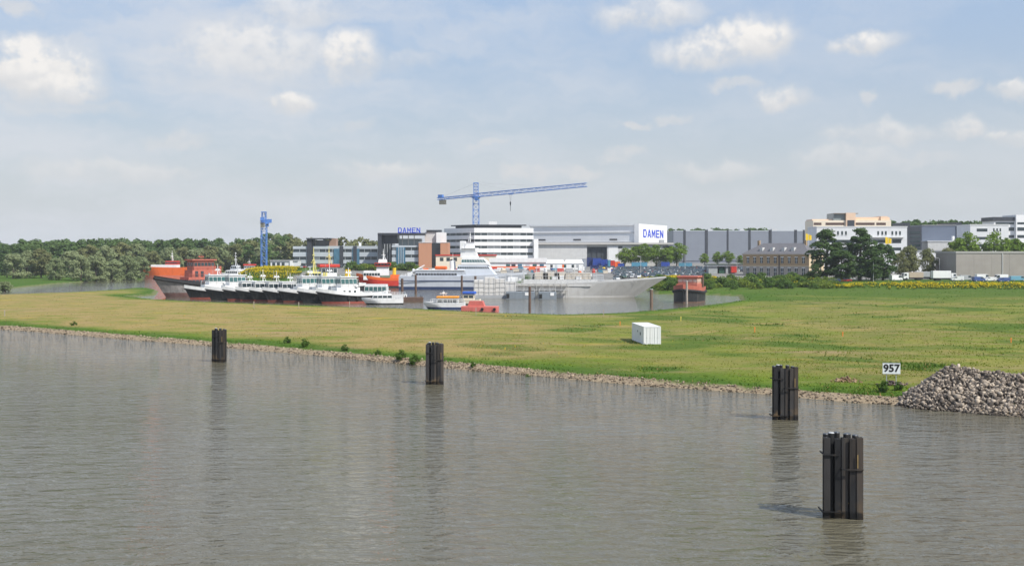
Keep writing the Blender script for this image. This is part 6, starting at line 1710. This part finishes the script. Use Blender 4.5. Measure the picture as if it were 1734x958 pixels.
van(1723, 441, R(2), mat('light_blue_paint', (.16,.36,.47), .4, .05, 1), 'light blue van at the right edge by the shed', 6.0, 2.0)
van(1699, 436, R(186), bl, 'blue van in front of the rightmost white van', 4.6, 1.7)
van(1676, 440, R(181), white, 'low white van between blue and white vans', 4.4, 1.7)
for px, Y, cn, bt, lab in ((1372, 446, 'white', 'estate', 'white estate car in front of the villa\'s pale end wall'), (1414, 436, 'dark blue', 'hatchback', 'dark blue car before the tall dark trees'), (1402, 430, 'black', 'estate', 'black car beside the yellow flowers'),
                           (1345, 452, 'silver', 'saloon', 'silver saloon before the brick house front'), (1355, 455, 'dark blue', 'hatchback', 'dark blue hatchback at the brick house'), (1432, 438, 'red', 'saloon', 'dull red car under the tall dark trees')):
    car(gx(px, Y), Y, R(rc.choice((4, 184, 170))), cn, bt, lab, 'cars beside the brick house')

# containers and tarpaulins on the quay
def box_container(px0, px1, pt, Y, m, label, rz=0.0, d=2.6):
    x0, x1 = gx(px0, Y), gx(px1, Y); zg = gz0((x0 + x1) / 2, Y); h = max(1.2, gz(pt, Y) - zg); w = x1 - x0
    root = empty('quay_container', ((x0 + x1) / 2, Y, zg), rz, label, 'container', 'containers and covered stores on the quay')
    MB().box(-w/2, w/2, 0, d, 0, h).build('body', m, root)
    mb = MB(); n = max(3, int(w / .6))
    for i in range(n + 1): mb.box(-w/2 + w * i / n - .06, -w/2 + w * i / n + .06, -.08, -.002, .1, h - .1)
    mb.box(-w/2, w/2, -.1, -.002, 0, .098); mb.box(-w/2, w/2, -.1, -.002, h - .098, h); mb.build('frame', m, root)
    MB().box(w/2 - 1.2, w/2 - .2, -.12, -.082, .2, h - .25).build('door', m, root)
bm1, bm2, bm3 = mat('container_blue', (.03,.07,.32), .5, .12, .6, streak=.15), mat('container_navy', (.025,.04,.14), .5, .12, .6, streak=.15), mat('container_teal', (.09,.28,.40), .5, .12, .6, streak=.15)
for a, b, t_, Y, m_, lab in ((994, 1003, 436, 628, bm2, 'navy store container at the workshop gateway\'s left edge'), (1004, 1018, 437, 626, bm1, 'large blue container in front of the workshop gateway'), (1018.5, 1029, 439, 622, bm1, 'blue container right of the largest blue one'),
                             (1029.5, 1034, 440, 618, bm3, 'pale teal container beside the red one'), (1034.5, 1041, 441, 612, redpaint, 'bright red container before the green trees'), (1041.5, 1050, 443, 612, orange, 'orange container right of the red one'),
                             (1047, 1057, 446, 596, bm1, 'small blue store right of the orange container'), (1070, 1096, 444, 622, bm3, 'long teal covered store under the green trees'), (1120, 1134, 443.5, 628, bm1, 'blue covered store under the right end trees'),
                             (986, 993, 438, 590, mat('container_grey', (.34,.36,.40), .5, .1, 1), 'grey store beside the white marquee'), (1000, 1014, 449, 560, bm2, 'dark navy store behind the naval hull bow'), (1150, 1172, 445, 640, bm3, 'teal store before the panelled hall')):
    box_container(a, b, t_, Y, m_, lab)

rq = random.Random(31)
def quay_item(px, Y, kind, m, mn):
    x = gx(px, Y); z = gz0(x, Y); w = rq.uniform(.7, 1.7); h = rq.uniform(.9, 2.4); root = empty(kind, (x, Y, z), rq.uniform(-.4, .4), '', '', 'stores lying on the shipyard quay')
    if kind == 'store_crate':
        MB().box(-w, w, -.9, .9, .12, h).build('box', m, root, bevel=.04)
        MB().box(-w * .8, -w * .5, -.85, .85, 0, .118).box(w * .5, w * .8, -.85, .85, 0, .118).build('pallet', wood, root)
    elif kind == 'waste_skip':
        MB().side([(-w * .8, .1), (w * .8, .1), (w * 1.25, 1.5), (-w * 1.25, 1.5)], -.9, .9).build('skip_body', m, root); MB().box(-w * 1.3, w * 1.3, -.98, -.905, 1.3, 1.5).build('rim', m, root)
    else:
        MB().tube((0, 0, 0), (0, 0, h), .75, .75, 14).build('tank_shell', m, root); MB().tube((0, 0, h + .002), (0, 0, h + .35), .75, .2, 14).build('tank_lid', m, root)
    tag(root, '%s %s standing on the shipyard quay' % (mn, kind.replace('_', ' ')), kind.split('_')[1])
QM = [(hull_white, 'white'), (redpaint, 'red'), (bm1, 'blue'), (grey, 'grey'), (orange, 'orange'), (mat('green_paint', (.05,.22,.09), .5, .1, 1), 'green'), (cream, 'cream'), (rustbrown, 'rusty'), (yellow, 'yellow'), (bm3, 'teal')]
for i in range(70):
    px = rq.uniform(700, 1040); Y = rq.uniform(522, 556)
    if shore_dist(np.array([gx(px, Y)]), np.array([Y]))[0] < 3: continue
    m_, mn = QM[rq.choice((0, 0, 0, 1, 2, 3, 3, 4, 5, 6, 6, 7, 8, 9))]
    quay_item(px, Y, rq.choice(('store_crate', 'store_crate', 'waste_skip', 'storage_tank')), m_, mn)

# flags and lamps
def flag(px, top, bot_Y, fm, label):
    x = gx(px, bot_Y); zg = gz0(x, bot_Y); h = gz(top, bot_Y) - zg
    root = empty('flagpole', (x, bot_Y, zg), 0, label, 'flagpole')
    MB().tube((0, 0, -.3), (0, 0, h), .12, .06, 8).build('pole', white, root)
    rows2 = []
    for i in range(8):
        u = i / 7; rows2.append([(.08 + u * 2.6 - 1.3, .22 * math.sin(u * 6) * u, h - .2 - u * .9), (.08 + u * 2.6 - 1.3, .22 * math.sin(u * 6 + .6) * u, h - 3.4 + .25 * u)])
    o = MB().loft(rows2).build('flag', fm, root)
    so = o.modifiers.new('thick', 'SOLIDIFY'); so.thickness = .03
yf = mat('yellow_flag', (.80,.55,.02), .7, .05, 1)
flag(1369, 394.5, 506, yf, 'flagpole with a yellow flag above the villa roof')
flag(1504, 400, 488, yf, 'flagpole with a yellow flag before the white office')
def lamp(px, Y, h, label):
    x = gx(px, Y); root = empty('street_lamp', (x, Y, gz0(x, Y)), 0, label, 'street lamp', 'street lamps in the yard')
    MB().tube((0, 0, -.3), (0, 0, h), .11, .06, 8).tube((0, 0, h), (-1.1, 0, h + .25), .05, n=6).build('pole', lightgrey, root)
    MB().box(-1.7, -.9, -.14, .14, h + .18, h + .32).build('lamp_head', lightgrey, root, bevel=.03)
for px, Y, lab in ((1591, 462, 'street lamp above the white box truck'), (1479, 440, 'street lamp at the dark trees'), (1160, 540, 'street lamp in the middle of the car park'), (1248, 512, 'street lamp beside the gatehouse'), (1085, 500, 'street lamp at the car park\'s left front')):
    lamp(px, Y, 8.5, lab)
